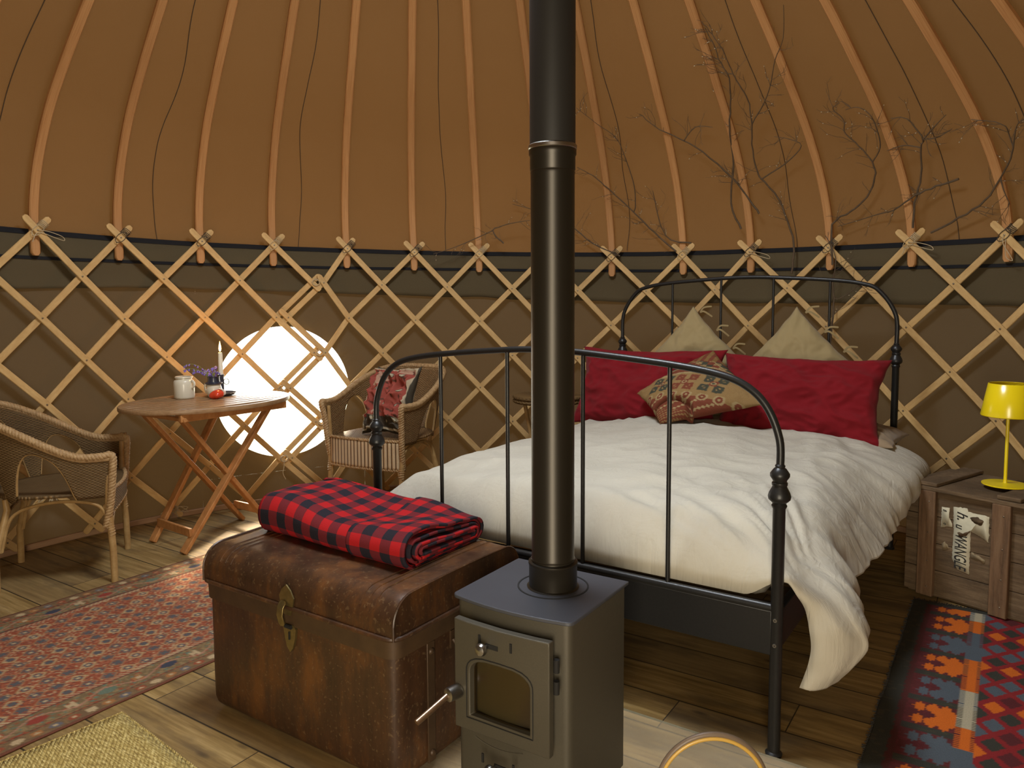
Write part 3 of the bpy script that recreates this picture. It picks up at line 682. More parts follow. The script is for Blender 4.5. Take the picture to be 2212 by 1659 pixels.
# ------------------------------------------------------------ wood stove with its flue
D33 = R_(-33)
st = thing('wood_stove', 'small cast iron wood stove with glass door and tall black flue, on glass hearth plate', 'stove', (.072, 1.858, .009), D33)
mb = MB()
def plan(w, d, bow, r=.02, n=8):
    """footprint with a bowed front and rounded front corners"""
    P = [(-w/2, d/2), (-w/2, -d/2+r)]
    P += [(-w/2 + r*(1-math.cos(a)), -d/2 + r*(1-math.sin(a))) for a in np.linspace(0, math.pi/2, 5)[1:]]
    P += [(-w/2+r+(w-2*r)*t, -d/2 - bow*(1-(2*t-1)**2)) for t in np.linspace(0, 1, n)[1:-1]]
    P += [(w/2 - r*(1-math.sin(a)), -d/2 + r*(1-math.cos(a))) for a in np.linspace(0, math.pi/2, 5)]
    P += [(w/2, d/2)]
    return P
def slab(mb, P, z0, z1, n0=None):
    k = len(P); b = len(mb.v)
    mb.add([(x, y, z0) for x, y in P] + [(x, y, z1) for x, y in P], [(i, (i+1) % k, k+(i+1) % k, k+i) for i in range(k)] + [tuple(range(k))[::-1], tuple(range(k, 2*k))])
slab(mb, plan(.318, .29, .014, .018), .030, .512); mb.build('firebox', M['iron'], st, sharp=28)
mb = MB(); slab(mb, plan(.335, .308, .016, .018), .512, .521); mb.build('top_plate', M['irontop'], st, sharp=28, bevel=.002)
mb = MB(); mb.lathe([(.090, .5205), (.090, .5225), (.086, .5225), (.086, .5205)], (.018, .025, 0), 48); mb.build('hotplate_ring', M['black'], st)
for sx_ in (-.14, .14):
    for sy_ in (-.12, .12): MB().lathe([(.012, 0), (.014, .004), (.009, .010), (.009, .032), (0, .032)], (sx_, sy_, 0), 14).build('leg', M['iron'], st)
# door with arched window
yd = -.166
door_o = MB()
ow, z0, z1 = .132, .045, .482
hole = [(-.084, .255), (.084, .255)] + [(.084, .355)] + [(.084*math.cos(a)**.6 if a < math.pi/2 else -.084*abs(math.cos(a))**.6, .362 + .036*math.sin(a)) for a in np.linspace(.15, math.pi-.15, 11)] + [(-.084, .355)]
def doory(x): return yd - .014*(1-(x/.16)**2)
nh = len(hole)
outer = []
for x, z in hole:
    cxh, czh = 0, .33
    dx, dz = x-cxh, z-czh
    sc = min((ow/abs(dx)) if abs(dx) > 1e-6 else 1e9, ((z1-czh)/dz) if dz > 0 else (((z0-czh)/dz) if dz < 0 else 1e9)); outer.append((cxh+dx*sc, czh+dz*sc))
# make sure that the four outer corners are there
H2, O2 = [], []
cor = [(ow, z1), (-ow, z1), (-ow, z0), (ow, z0)]
for i in range(nh):
    H2.append(hole[i]); O2.append(outer[i]); a, b = outer[i], outer[(i+1) % nh]
    for c_ in cor:
        on = lambda p, q: abs(p[0]-q[0]) < 1e-4 or abs(p[1]-q[1]) < 1e-4
        if on(a, c_) and on(b, c_) and not (abs(a[0]-b[0]) < 1e-4 or abs(a[1]-b[1]) < 1e-4):
            h = hole[i], hole[(i+1) % nh]; H2.append(((h[0][0]+h[1][0])/2, (h[0][1]+h[1][1])/2)); O2.append(c_)
k = len(H2); T_ = .020
fr_ = [Vector((x, doory(x)-T_, z)) for x, z in O2]; hi_ = [Vector((x, doory(x)-T_, z)) for x, z in H2]; bk = [Vector((x, doory(x), z)) for x, z in O2]; hb = [Vector((x*.96, doory(x), z)) for x, z in H2]
door_o.grid([hb, hi_, fr_, bk, hb], closed_v=True)
dr = door_o.build('door', M['iron'], st, sharp=30, bevel=.0025)
mb = MB(); ring = [Vector((x*1.10, doory(x)-T_-.0006, .322+(z-.322)*1.10)) for x, z in hole]; mb.tube(ring, .0013, 6, closed=True); mb.build('window_groove', M['black'], dr)
mb = MB(); mb.grid([[Vector((x, doory(x)-.004, z)) for x in np.linspace(-.088, .088, 6)] for z in (.25, .405)]); mb.build('door_glass', M['stoveglass'], dr)
mb = MB(); mb.box((0, -.10, .33), (.25, .01, .20)); mb.build('firebrick', M['brick'], st)
mb = MB()
for q in (-.055, .0, .06): mb.tube([(q-.012, -.12+.01*q, .262), (q+.02, -.09, .268)], .014, 10)
mb.build('ember_bed', M['brick'], st)
for x in (-.052, .036, -.045, .041):
    z = .450 if x in (-.052, .036) else .163
    MB().box((x, doory(x)-T_-.0002, z), (.0055, .003, .022)).build('air_slot', M['black'], dr)
for z, x in ((.440, -.030), (.155, -.008)):
    MB().box((x+.014, doory(x)-T_-.0002, z), (.034, .003, .011)).build('air_slot', M['black'], dr)
    MB().lathe([(.004, 0), (.004, .010), (.009, .014), (.0145, .020), (.0150, .025), (.012, .031), (.005, .034), (0, .0345)], (x, doory(x)-T_, z), 20, (0, -1, 0)).build('air_knob', M['chrome'], dr)
mb = MB(); mb.tube([Vector((x, doory(x)-T_-.0006, .199+.010*(x/.066)**2)) for x in np.linspace(-.066, .066, 16)], .0016, 6); mb.build('relief_line', M['iron'], dr)
mb = MB(); mb.lathe([(.017, 0), (.0175, .012), (.0165, .034), (.010, .037), (0, .037)], (-.118, doory(.118)-T_, .305), 22, (-.25, -1, 0)); hd = mb.build('handle', M['chrome'], dr)
mb = MB(); mb.tube([(-.128, doory(.118)-T_-.034, .303), (-.152, doory(.118)-T_-.118, .270)], .0075, 14); mb.build('handle_rod', M['copper'], hd)
for z in (.41, .36): MB().tube([(.140, yd-.006, z), (.140, yd-.006, z+.030)], .007, 12).build('hinge', M['black'], dr)
mb = MB(); mb.lathe([(.012, 0), (.012, .004), (.004, .006), (.004, .012)], (-.160, -.10, .20), 14, (-1, 0, 0)); mb.build('side_knob', M['black'], st)
pc = (.018, .025, 0)
mb = MB(); mb.lathe([(.0, .516), (.066, .516), (.066, .522), (.0605, .524), (.0605, .578), (.062, .580), (.062, .586), (.054, .588)], pc, 48); mb.build('flue_collar', M['flue'], st)
mb = MB(); mb.lathe([(.0535, .580), (.0535, .592), (.0555, .594), (.0535, .597), (.0535, 1.542), (.0545, 1.546), (.0535, 1.550), (.0550, 1.553), (.0550, 1.585), (.0575, 1.589), (.0575, 1.600), (.0555, 1.604)], pc, 48); mb.build('lower_flue_pipe', M['flue'], st)
mb = MB(); mb.lathe([(.0560, 1.600), (.0590, 1.603), (.0590, 1.610), (.0555, 1.613)], pc, 48); mb.build('flue_band', M['chrome'], st)
N = NT('upper_flue_paint'); f = N.noise(N.coord('Object', (6, 6, .5)), 3, 3); N.base(N.mix(f, (.016, .015, .014), (.024, .023, .021)), .5, .2, .5)
mb = MB(); mb.lathe([(.0552, 1.604), (.0552, 3.9), (0, 3.9)], pc, 48); mb.build('upper_flue_pipe', N.m, st)
# hearth glass
ht = thing('hearth_plate', 'clear glass hearth plate on the boards under the wood stove', 'hearth', BED[:], YAW)
mb = MB(); slab(mb, [(-.795, -1.35), (.36, -1.35), (.36, -.004-.02), (-.70, -.024), (-.762, -.12)], .0012, .008); gs = mb.build('glass_sheet', M['glass'], ht, sharp=30); gs.data.materials.append(M['glassedge']); gs.data.materials.append(M['glassunder'])
for pl in gs.data.polygons:
    if abs(pl.normal.z) < .5: pl.material_index = 1
    elif pl.center.z < .004: pl.material_index = 2

# ------------------------------------------------------------ tin trunk
D34 = R_(-34)
TL, TD, TH, LH = .775, .55, .392, .508
tk = thing('tin_trunk', 'battered brown tin trunk with domed-edge lid standing before the bed', 'trunk', (-.940, 2.268, 0), D34)
def rrect(w, d, r, n=5, ins=0):
    P = []
    for cx_, cy_, a0 in ((w-r, d-r, 0), (r, d-r, 90), (r, r, 180), (w-r, r, 270)):
        for a in np.linspace(a0, a0+90, n): P.append((cx_ + (r-ins)*math.cos(R_(a)), cy_ + (r-ins)*math.sin(R_(a))))
    return P
mb = MB(); rows = []
for z, ins in ((0, .034), (.006, .020), (.02, .007), (.04, .001), (.10, 0), (TH, 0)):
    rows.append([Vector((x, y, z)) for x, y in rrect(TL, TD, .036, 5, ins)])
mb.grid(rows, closed_v=True); k = len(rows[0]); mb.f.append(tuple(range(k))[::-1])
tb = mb.build('trunk_body', M['tin'], tk, sharp=50)
def loop(off, z, r=.036): return [Vector((x, y, z)) for x, y in [( (px-TL/2)*(1+2*off/TL)+TL/2, (py-TD/2)*(1+2*off/TD)+TD/2) for px, py in rrect(TL, TD, r, 5)]]
mb = MB(); mb.grid([loop(.001, .350), loop(.006, .352), loop(.007, .396), loop(.001, .398)], closed_v=True); mb.build('rim_band', M['band'], tk, sharp=40)
mb = MB(); mb.tube(loop(.010, .405), .0065, 8, closed=True); mb.build('lid_bead', M['tin'], tk)
mb = MB(); lid = []
pr = [(-.006, .402)] + [(-.006, .44)] + [(-.006 + .072*(1-math.cos(a)), .438 + .070*math.sin(a)) for a in np.linspace(.05, math.pi/2, 8)]
pr += [(y, LH + .004*math.sin(math.pi*(y-.066)/(TD-.132))) for y in np.linspace(.10, TD-.10, 8)] + [(TD+.006-q[0]-.006, q[1]) for q in pr[::-1]]
for x, s_ in ((-.004, .985), (.0, 1), *[(xx, 1) for xx in np.linspace(.03, TL-.03, 24)], (TL, 1), (TL+.004, .985)):
    lid.append([Vector((x, y, .402 + (z-.402)*s_ + (.003*ns(x*5, y*5) if z > .43 else 0))) for y, z in pr])
mb.grid(lid); n_ = len(pr); mb.f.append(tuple(range(n_))); mb.f.append(tuple((len(lid)-1)*n_ + q for q in range(n_))[::-1])
ld = mb.build('lid', M['tin'], tk, sharp=45, bevel=.0)
for xe_ in (TL+.003, -.003): mb = MB(); mb.tube([Vector((xe_, y, z)) for y, z in pr], .0035, 6); mb.build('lid_edge_bead', M['tin'], ld)
for x in (.07, .095, .12, TL-.12, TL-.095, TL-.07):
    mb = MB(); mb.tube([Vector((x, y, z+.0005)) for y, z in pr[4:-4]], .0028, 6); mb.build('lid_ridge', M['tin'], ld)
# latch
mb = MB(); la = [(-.030, .455), (-.018, .475), (0, .490), (.018, .475), (.030, .455), (.026, .432), (.014, .405), (-.014, .405), (-.026, .432)]
mb.add([(x+.385, -.0085, z-.02) for x, z in la] + [(x+.385, -.0125, z-.02) for x, z in la], [tuple(range(9))[::-1], tuple(range(9, 18))] + [(i, (i+1) % 9, 9+(i+1) % 9, 9+i) for i in range(9)]); lt = mb.build('latch_plate', M['brass'], ld, sharp=30)
mb = MB(); mb.strip([(.378, -.016, .425), (.376, -.026, .408), (.374, -.028, .385), (.378, -.022, .355)], [(0, -1, 0)]*4, .024, .003); mb.build('latch_hasp', M['brass'], ld)
mb = MB(); la = [(-.026, 0), (-.020, -.03), (-.012, -.055), (0, -.068), (.012, -.055), (.020, -.03), (.026, 0), (.016, .012), (-.016, .012)]
mb.add([(x+.390, -.0005, z+.345) for x, z in la] + [(x+.390, -.0085, z+.345) for x, z in la], [tuple(range(9))[::-1], tuple(range(9, 18))] + [(i, (i+1) % 9, 9+(i+1) % 9, 9+i) for i in range(9)]); lt2 = mb.build('lock_plate', M['brass'], tb, sharp=30)
mb = MB(); mb.tube([(.378, -.012, .352), (.402, -.012, .352)], .006, 10); mb.box((.390, -.0095, .325), (.004, .004, .022)); mb.build('lock_staple', M['black'], lt2)
# end plates, battens, rivets, side handle on the right end
for y in (.135, .415):
    mb = MB(); mb.box((TL+.0025, y, .185), (.005, .030, .33)); bt = mb.build('end_batten', M['band'], tb, bevel=.0015)
    for z in (.045, .165, .325): MB().lathe([(.0095, 0), (.009, .003), (.005, .0065), (0, .007)], (TL+.005, y, z), 12, (1, 0, 0)).build('rivet', M['band'], bt)
mb = MB(); mb.box((TL+.004, .232, .325), (.006, .03, .05)); mb.box((TL+.004, .36, .325), (.006, .03, .05)); mb.tube(smooth([(TL+.008, .225, .325), (TL+.03, .235, .30), (TL+.034, .295, .285), (TL+.03, .355, .30), (TL+.008, .365, .325)], 5), .006, 8); mb.build('side_handle', M['band'], tb)

# folded blanket lying on the trunk
bk_ = thing('folded_blanket', 'red and black checked wool blanket folded on top of the brown trunk', 'blanket', (-.940, 2.268, LH), D34)
def bl_layer(y0, y1, z0, z1, x0, x1, uoff, rr, amp, seed, open_back=False):
    """one flattened, rounded loop of cloth seen as a section in y-z and swept along x"""
    h = (z1-z0)/2; sec = []
    for a in np.linspace(-90, -270, 13): sec.append((y0 + h + h*math.cos(R_(a)), z0 + h + h*math.sin(R_(a)), 'f'))
    for y in np.linspace(y0+h, y1-h, 16)[1:-1]: sec.append((y, z1, 't'))
    for a in np.linspace(90, -90, 13): sec.append((y1 - h + h*math.cos(R_(a)), z0 + h + h*math.sin(R_(a)), 'b'))
    for y in np.linspace(y1-h, y0+h, 16)[1:-1]: sec.append((y, z0, 'd'))
    sec.append(sec[0])
    # sections sorted from the under side round the front
    L = [0]
    for i in range(1, len(sec)): L.append(L[-1] + math.hypot(sec[i][0]-sec[i-1][0], sec[i][1]-sec[i-1][1]))
    rows, uv = [], []
    for x in np.linspace(x0, x1, 44):
        row, ru = [], []
        for (y, z, q), l in zip(sec, L):
            tz = (z-z0)/max(z1-z0, 1e-6)
            dip = -.030*math.exp(-((x-.42)/.16)**2)*math.exp(-((y-.30)/.16)**2)*tz + .020*math.exp(-((x-.12)/.14)**2)*tz
            w = amp*(1-abs(ns(x*5+y*3, y*7-x*2, seed))*2.5)*tz
            yy = y + .07*(x-.35)*-.10 + .012*ns(x*4, seed)*(1 if q in 'fb' else .4) - .03*math.exp(-((x-.1)/.2)**2)*(q == 'b')
            hs = 1 - .28*sstep(.45, .70, x)*sstep(.25, .5, y) - .10*sstep(.3, .68, x)
            row.append(Vector((x + .012*ns(y*6, seed) + .10*(y-.35)*-.35, yy, .0015 + z0*hs + (z-z0)*hs + (dip + w)*(1 if tz > .05 else 0)))); ru.append((x + uoff, l + uoff*.7))
        rows.append(row); uv.append(ru)
    return rows, uv
for nm, args in (('folded_layers', (.160, .520, .004, .104, .04, .665, .010, .04, .006, 3)), ('inner_fold', (.175, .505, .018, .088, .05, .672, .03, .03, .004, 7)), ('inner_fold', (.190, .490, .030, .072, .06, .680, .05, .02, .003, 9)), ('inner_fold', (.215, .475, .040, .062, .10, .685, .02, .02, .002, 11)),
                 ('end_flap', (.150, .528, .000, .112, .45, .672, .027, .04, .006, 3))):
    mb = MB(); mb.grid(*bl_layer(*args)); mb.build(nm, M['check'], bk_, sharp=0, solid=.0075)

# ------------------------------------------------------------ crate with the yellow lamp
cr = thing('wooden_crate', 'weathered dark wooden crate with torn paper labels beside the bed', 'crate', (1.735, 3.124, 0), R_(-55))
X0, X1, CD, CH = -.085, .86, .40, .452
for i, (za, zb) in enumerate([(.012, .118), (.120, .232), (.234, .345), (.347, CH)]):
    for nm, c_, d_ in (('front_board', ((X0+X1)/2, .008, (za+zb)/2), (X1-X0, .014, zb-za)), ('back_board', ((X0+X1)/2, CD, (za+zb)/2), (X1-X0, .014, zb-za)), ('end_board', (X0+.007, CD/2+.004, (za+zb)/2), (.014, CD-.01, zb-za)), ('end_board', (X1-.007, CD/2+.004, (za+zb)/2), (.014, CD-.01, zb-za))):
        mb = MB(); mb.box(c_, d_); mb.build(nm, M['crate'], cr, bevel=.002)
mb = MB(); mb.box(((X0+X1)/2, CD/2, .012), (X1-X0-.03, CD-.02, .014)); mb.build('bottom_board', M['crate'], cr)
for x in (.010, .290, .66):
    mb = MB(); mb.box((x, -.012, .232), (.066, .026, .446)); ba = mb.build('front_batten', M['batten'], cr, bevel=.004)
    for z in (.05, .16, .28, .41): MB().lathe([(.0035, 0), (.002, .0015), (0, .0016)], (x+.01, -.025, z), 8, (0, -1, 0)).build('nail', M['rivet'], ba)
for i in range(4):
    y0 = -.024 + i*.107
    mb = MB(); mb.box(((X0+X1)/2, y0+.053, .463), (X1-X0+.03, .104, .016)); mb.build('lid_board', M['crate'], cr, bevel=.002)
for x in (.0, .31, .66):
    mb = MB(); mb.box((x, CD/2-.004, .480), (.085, CD+.02, .016)); mb.build('lid_batten', M['crate'], cr, bevel=.004)
# torn labels with their print, on the front between the battens
def torn(poly, seed, y=-.0005, t=.0010, jit=.003):
    P = []
    for i in range(len(poly)):
        a, b = Vector((*poly[i], 0)), Vector((*poly[(i+1) % len(poly)], 0)); n = max(2, int((b-a).length/.006))
        for q in range(n): p = a.lerp(b, q/n); P.append((p.x + jit*ns(p.x*300, p.y*300, seed)*(q > 0), p.y + jit*ns(p.x*300, p.y*300, seed+3)*(q > 0)))
    k = len(P); mb = MB(); mb.add([(x, y, z) for x, z in P] + [(x, y-t, z) for x, z in P], [tuple(range(k)), tuple(range(k, 2*k))[::-1]] + [(i, k+i, k+(i+1) % k, (i+1) % k) for i in range(k)]); return mb
lb = torn([(.106, .403), (.158, .408), (.162, .395), (.240, .392), (.242, .288), (.222, .300), (.175, .318), (.175, .140), (.130, .148), (.108, .190), (.110, .300)], 1).build('paper_label', M['paper'], cr, sharp=0)
lb2 = torn([(.060, .393), (.092, .395), (.090, .355), (.103, .332), (.104, .318), (.082, .315), (.060, .305)], 2).build('paper_label', M['paper'], cr, sharp=0)
torn([(.170, .372), (.195, .382), (.222, .368), (.212, .350), (.188, .354)], 5, y=-.0016, jit=.007).build('worn_patch', M['crate'], lb, sharp=0)
torn([(.124, .300), (.150, .306), (.176, .322), (.160, .296), (.136, .284)], 6, y=-.0016, jit=.006).build('worn_patch', M['crate'], lb, sharp=0)
torn([(.18, .235), (.232, .215), (.228, .200), (.178, .212)], 7, jit=.006).build('label_scrap', plain('faded_label_scrap', (.24, .18, .10), .9, var=.4, scale=80), cr, sharp=0)
torn([(.066, .240), (.078, .252), (.098, .225), (.070, .212)], 8, jit=.006).build('label_scrap', bpy.data.materials['faded_label_scrap'], cr, sharp=0)
def text(body, size, loc, parent, name='lettering', sx=.75, mat=None):
    cu = bpy.data.curves.new(name, 'FONT'); cu.body = body; cu.size = size; cu.shear = .28; cu.extrude = .0004; cu.offset = .0004
    cu.materials.append(mat or M['ink']); o = bpy.data.objects.new(name, cu); C.objects.link(o); o.parent = parent
    # faces the front (-y), reads downwards
    dg = bpy.context.evaluated_depsgraph_get(); me = bpy.data.meshes.new_from_object(o.evaluated_get(dg)); bpy.data.objects.remove(o); me.name = name; o = bpy.data.objects.new(name, me); C.objects.link(o); o.parent = parent
    o.matrix_local = Matrix.Translation(loc) @ Matrix.Rotation(R_(90), 4, 'X') @ Matrix.Rotation(R_(-90), 4, 'Z') @ Matrix.Diagonal((sx, 1, 1, 1))
    return o
text('h.', .058, (.122, -.0022, .390), lb, sx=.9); text('u', .050, (.118, -.0022, .338), lb, sx=.75); text('WANGLE', .066, (.117, -.0022, .298), lb, sx=.52)
text('8', .020, (.066, -.0022, .385), lb2); text('o', .020, (.070, -.0022, .330), lb2)

lm = thing('table_lamp', 'bright yellow metal table lamp on the dark wooden crate', 'lamp', (2.010, 3.052, .489), 0)
mb = MB(); mb.lathe([(0, 0), (.083, 0), (.084, .002), (.083, .005), (.03, .0065), (.008, .009), (.007, .014), (0, .014)], n=48); mb.build('lamp_base', M['yellow'], lm)
mb = MB(); mb.tube([(0, 0, .008), (0, 0, .41)], .0065, 16); mb.build('lamp_stem', M['yellow'], lm)
mb = MB(); mb.lathe([(.097, .285), (.0965, .283), (.095, .285), (.0715, .415), (.071, .4155), (.0725, .4165), (.0745, .415), (.0975, .287), (.097, .285)], n=56); mb.build('lamp_shade', M['yellow'], lm, sharp=0)
mb = MB(); [mb.tube([(0, 0, .405), (.072*math.cos(R_(a)), .072*math.sin(R_(a)), .408)], .0022, 6) for a in (20, 140, 260)]; mb.lathe([(.014, .36), (.014, .41), (0, .41)]); mb.build('shade_carrier', M['yellow'], lm)

# ------------------------------------------------------------ rugs
def rug(th, name, w, l, fn, mat, cell=.006, th_=.006, wav=.0):
    nu, nv = int(w/cell), int(l/cell); mb = MB(); P = []
    for i in range(nu+1):
        P.append([Vector((w*i/nu + (.006*ns(l*j/nv*6, i > nu/2, 3) if i in (0, nu) else 0), l*j/nv, th_ + .0015*ns(i*cell*5, j*cell*5))) for j in range(nv+1)])
    mb.grid(P, [[(i*cell, j*cell) for j in range(nv+1)] for i in range(nu+1)])
    cols = [(*fn(u, v), 1) for u, v in mb.uv]
    ob = mb.build(name, mat, th, sharp=0, cols=cols); s_ = ob.modifiers.new('s', 'SOLIDIFY'); s_.thickness = th_-.0012; s_.offset = -1
    return ob
def hsh(*a): return (math.sin(sum(x*q for x, q in zip(a, (12.9898, 78.233, 37.719))))*43758.5453) % 1
PR, PB, PN, PC, PG, PO = (.29, .068, .032), (.13, .12, .13), (.045, .05, .075), (.50, .36, .20), (.13, .17, .12), (.36, .15, .05)
def persian(u, v):
    # u across the width 0..1.03, v along the length
    WD = 1.03; e = min(u, WD-u); s = v
    tr = (.22, .13, .06)
    if e < .012: return (.15, .05, .03)
    if e < .060:
        c = s % .052; r = math.hypot(c-.026, (e-.036)*1.2)
        i = int(s/.052); return (PC if r < .007 else (PO, PB, PR, PC)[i % 4]) if r < .017 else ((.17, .10, .05) if hsh(int(s*120), int(e*150)) < .6 else tr)
    if e < .070: return PR if (s*50) % 1 < .5 else (.12, .045, .03)
    if e < .155:
        c = s % .21; i = int(s/.21); wave = .112 + .022*math.sin(s*2*math.pi/.21)
        if abs(e-wave) < .0035: return (.42, .20, .13)
        r = math.hypot((c-.052)*.6, e-.110); r2 = math.hypot(c-.155, e-.112)
        if r < .018: return (PN, (.28, .045, .03), PG)[i % 3]
        if r2 < .010: return PC
        if r2 < .022 and int(math.degrees(math.atan2(e-.112, c-.155))/45) % 2: return (PC, PO)[i % 2]
        h = hsh(int(s*110), int(e*110)); return (.19, .125, .06) if h < .55 else ((.27, .18, .085) if h < .8 else (PG if h < .9 else PR))
    if e < .163: return (.12, .05, .035)
    if e < .182: return PC if ((s+e)*55) % 1 < .45 else (.32, .09, .05)
    # field: rows of little squares inside lattice lines
    a, b = (u % .066)/.066, (v % .066)/.066; i, j = int(u/.066), int(v/.066)
    d = abs(a-.5) + abs(b-.5); band = (j*3+i) % 7
    if abs(a-.5) < .20 and abs(b-.5) < .20: return (.10, .095, .10) if max(abs(a-.5), abs(b-.5)) > .08 or band < 3 else PC
    if .43 < d < .50: return (.40, .19, .085)
    if d < .43 and d > .36: return (.13, .10, .09) if (i+j) % 3 else (.46, .34, .18)
    h = hsh(int(u*170), int(v*170)); 
    return PR if h < .62 else ((.42, .15, .08) if h < .80 else ((.14, .06, .05) if h < .9 else PC))
rg = thing('persian_rug', 'long worn red Persian rug with dark border between the wicker chair and the trunk', 'rug', (-1.417-.62*2.2*.55, 2.001-.84*2.2*.55, 0), R_(-36), None)
# the rug's near long edge runs through (-1.417, 2.001) and (-1.053, 2.538)
ang = math.atan2(2.538-2.001, -1.053+1.417); o_ = Vector((-1.417, 2.001, 0)) - Vector((math.cos(ang), math.sin(ang), 0))*.75
rg.location = o_; rg.rotation_euler = (0, 0, ang - math.pi/2)
# width direction is local -x
mb_w = 1.03
ob = rug(rg, 'rug_pile', mb_w, 2.55, persian, M['rug']); ob.location = (-mb_w, 0, 0)
KR, KM, KO, KB, KD, KW = (.25, .018, .022), (.10, .018, .022), (.62, .135, .015), (.085, .105, .125), (.040, .040, .032), (.46, .40, .27)
def kil(u, v):
    # u: 0 at the dark left edge; v: 0 at the near end, up to the far end by the crate
    L = 1.75; s = .058; t = .016
    def stepd(a, b):  # stepped diamond distance
        return math.floor(abs(a)/.18)*.18 + abs(b)*.0 + math.floor(abs(b)/.18)*.18
    rag = .006*ns(v*40, 1)
    if u < .050 + rag: return KD if hsh(int(v*90), int(u*60)) > .12 else (.06, .05, .035)
    if v > L-.035: return KD
    if u < .068 + rag: return (.085, .02, .02)
    uc = u-.068
    if uc < .135:   # border with pairs of orange crosses
        per = .19; q = ((L-.12-v) % per)/per; i = int((L-.12-v)/per); x = (uc-.066)/.066; y = (q-.5)*2
        def dm(cx_, cy_, r=.34): return (round(abs(x-cx_)*8)/8 + round(abs(y-cy_)*10)/10) < r
        col = KO if i % 2 == 0 else KB
        if dm(-.45, .42) or dm(-.45, -.42): return col
        if dm(-.45+.0, 0, .26) or dm(0, .0, .30): return KM
        if dm(.12, .45, .36) or dm(.12, -.45, .36) or (dm(.62, .0, .85) and x > .22): return col
        if abs(y) > .80: return KD if hsh(int(u*70), int(v*200)) > .15 else (.055, .05, .03)
        return (.10, .02, .022) if hsh(int(u*40), int(v*160)) > .3 else (.13, .022, .026)
    if uc < .185:   # comb band
        i = int(v/.125); tooth = (v*95) % 1 < .5; w = uc-.135
        c_ = (KW, KO, KB, KO, KW, KB, KO)[(i*3) % 7]
        d_ = (KD, KB, KM)[(i) % 3]
        if .016 < w < .040: return c_
        return c_ if tooth else d_
    x, y = (uc-.185)/.085, v/.058
    i, j = math.floor(x+y*.5), math.floor(y*.5-x)
    fa, fb = (x+y*.5) % 1 - .5, (y*.5-x) % 1 - .5
    if max(abs(round(fa*7)/7), abs(round(fb*7)/7)) > .40: return KR
    k_ = (i - j) % 100; kk = (math.floor(y*.5+x)+math.floor(y*.5-x))
    return (KO, KD, KB, KB, KD)[int(kk) % 5] if hsh(i, j) < .93 else KM
kl = thing('kilim_rug', 'flat-woven kilim rug of orange, red and slate diamonds before the crate', 'rug', (0, 0, 0), 0)
a0_ = Vector((1.67, 3.075, 0)); a1_ = Vector((.92, 1.935, 0)); dl = (a0_-a1_).normalized(); ang = math.atan2(dl.y, dl.x)
kl.location = a0_ - dl*1.75; kl.rotation_euler = (0, 0, ang - math.pi/2)
rug(kl, 'kilim_weave', 1.02, 1.75, kil, M['kilim'], cell=.005, th_=.004)
mb = MB(); r_ = random.Random(2)
for q in range(150):
    x = q*.0068; L_ = .010 + .016*r_.random(); mb.tube([(x, 1.748, .003), (x+.004*(r_.random()-.5), 1.748+L_*.6, .003), (x+.012*(r_.random()-.5), 1.748+L_, .002)], .0016, 4)
for q in range(190):
    y = q*.0092; L_ = .003 + .010*r_.random()**2; mb.tube([(.002, y, .003), (-L_, y+.006*(r_.random()-.5), .002)], .0016, 4)
mb.build('fringe', plain('dark_fringe', (.035, .032, .028), .95), kl)
mt_ = thing('straw_mat', 'golden woven straw floor mat, bottom left below the Persian rug', 'mat', (-1.188, 2.215, 0), R_(-36.5))
mb = MB(); P = [[Vector((x, -y, .007 + .001*ns(x*9, y*9))) for y in np.linspace(0, 1.2, 30)] for x in np.linspace(0, 1.1, 30)]
Mx = Matrix.Rotation(R_(-3), 3, 'Z'); mb.grid([[Mx @ p for p in r] for r in P]); mb.build('straw_weave', M['straw'], mt_, sharp=0, solid=.006)
mb = MB(); mb.rope([Mx @ Vector((0, -1.2, .008)), Mx @ Vector((0, 0, .008))], .002, .0025, .02, 2); mb.rope([Mx @ Vector((0, 0, .008)), Mx @ Vector((1.1, 0, .008))], .002, .0025, .02, 2); mb.build('bound_edge', M['straw'], mt_)

# ------------------------------------------------------------ folding table and what stands on it
TB = Vector((-1.61, 4.0, 0)); TA = R_(55); TZ = .735
tt = thing('folding_table', 'oval slatted hardwood folding table beside the round window', 'table', TB[:], TA)
a_, b_ = .452, .345
mb = MB()
for i in range(9):
    y = -.256 + i*.064; w = .050
    def xe(yy): return a_*.95*math.sqrt(max(0, 1-(yy/(b_*.95))**2))
    e0, e1 = xe(y-w/2), xe(y+w/2)
    mb.add([(-e0, y-w/2, TZ-.018), (e0, y-w/2, TZ-.018), (e1, y+w/2, TZ-.020), (-e1, y+w/2, TZ-.020), (-e0, y-w/2, TZ), (e0, y-w/2, TZ), (e1, y+w/2, TZ), (-e1, y+w/2, TZ)], [(0, 3, 2, 1), (4, 5, 6, 7), (0, 1, 5, 4), (2, 3, 7, 6), (1, 2, 6, 5), (3, 0, 4, 7)])
tp = mb.build('tabletop_slats', M['teaktop'], tt, bevel=.002)
mb = MB(); rows = []
for k in range(72):
    p = 2*math.pi*k/72; c, s_ = math.cos(p), math.sin(p)
    rows.append([Vector((a_*c*f, b_*s_*f, z)) for f, z in ((.93, TZ-.022), (.995, TZ-.022), (1, TZ-.018), (1, TZ-.003), (.995, TZ), (.93, TZ-.001))])
mb.grid(rows, closed_u=True, closed_v=True); mb.build('tabletop_rim', M['teaktop'], tt, sharp=40)
for y in (-.235, .205): mb = MB(); mb.beam((-.31, y, TZ-.042), (.31, y, TZ-.042), .022, .038); mb.build('apron_rail', M['teak'], tt, bevel=.003)
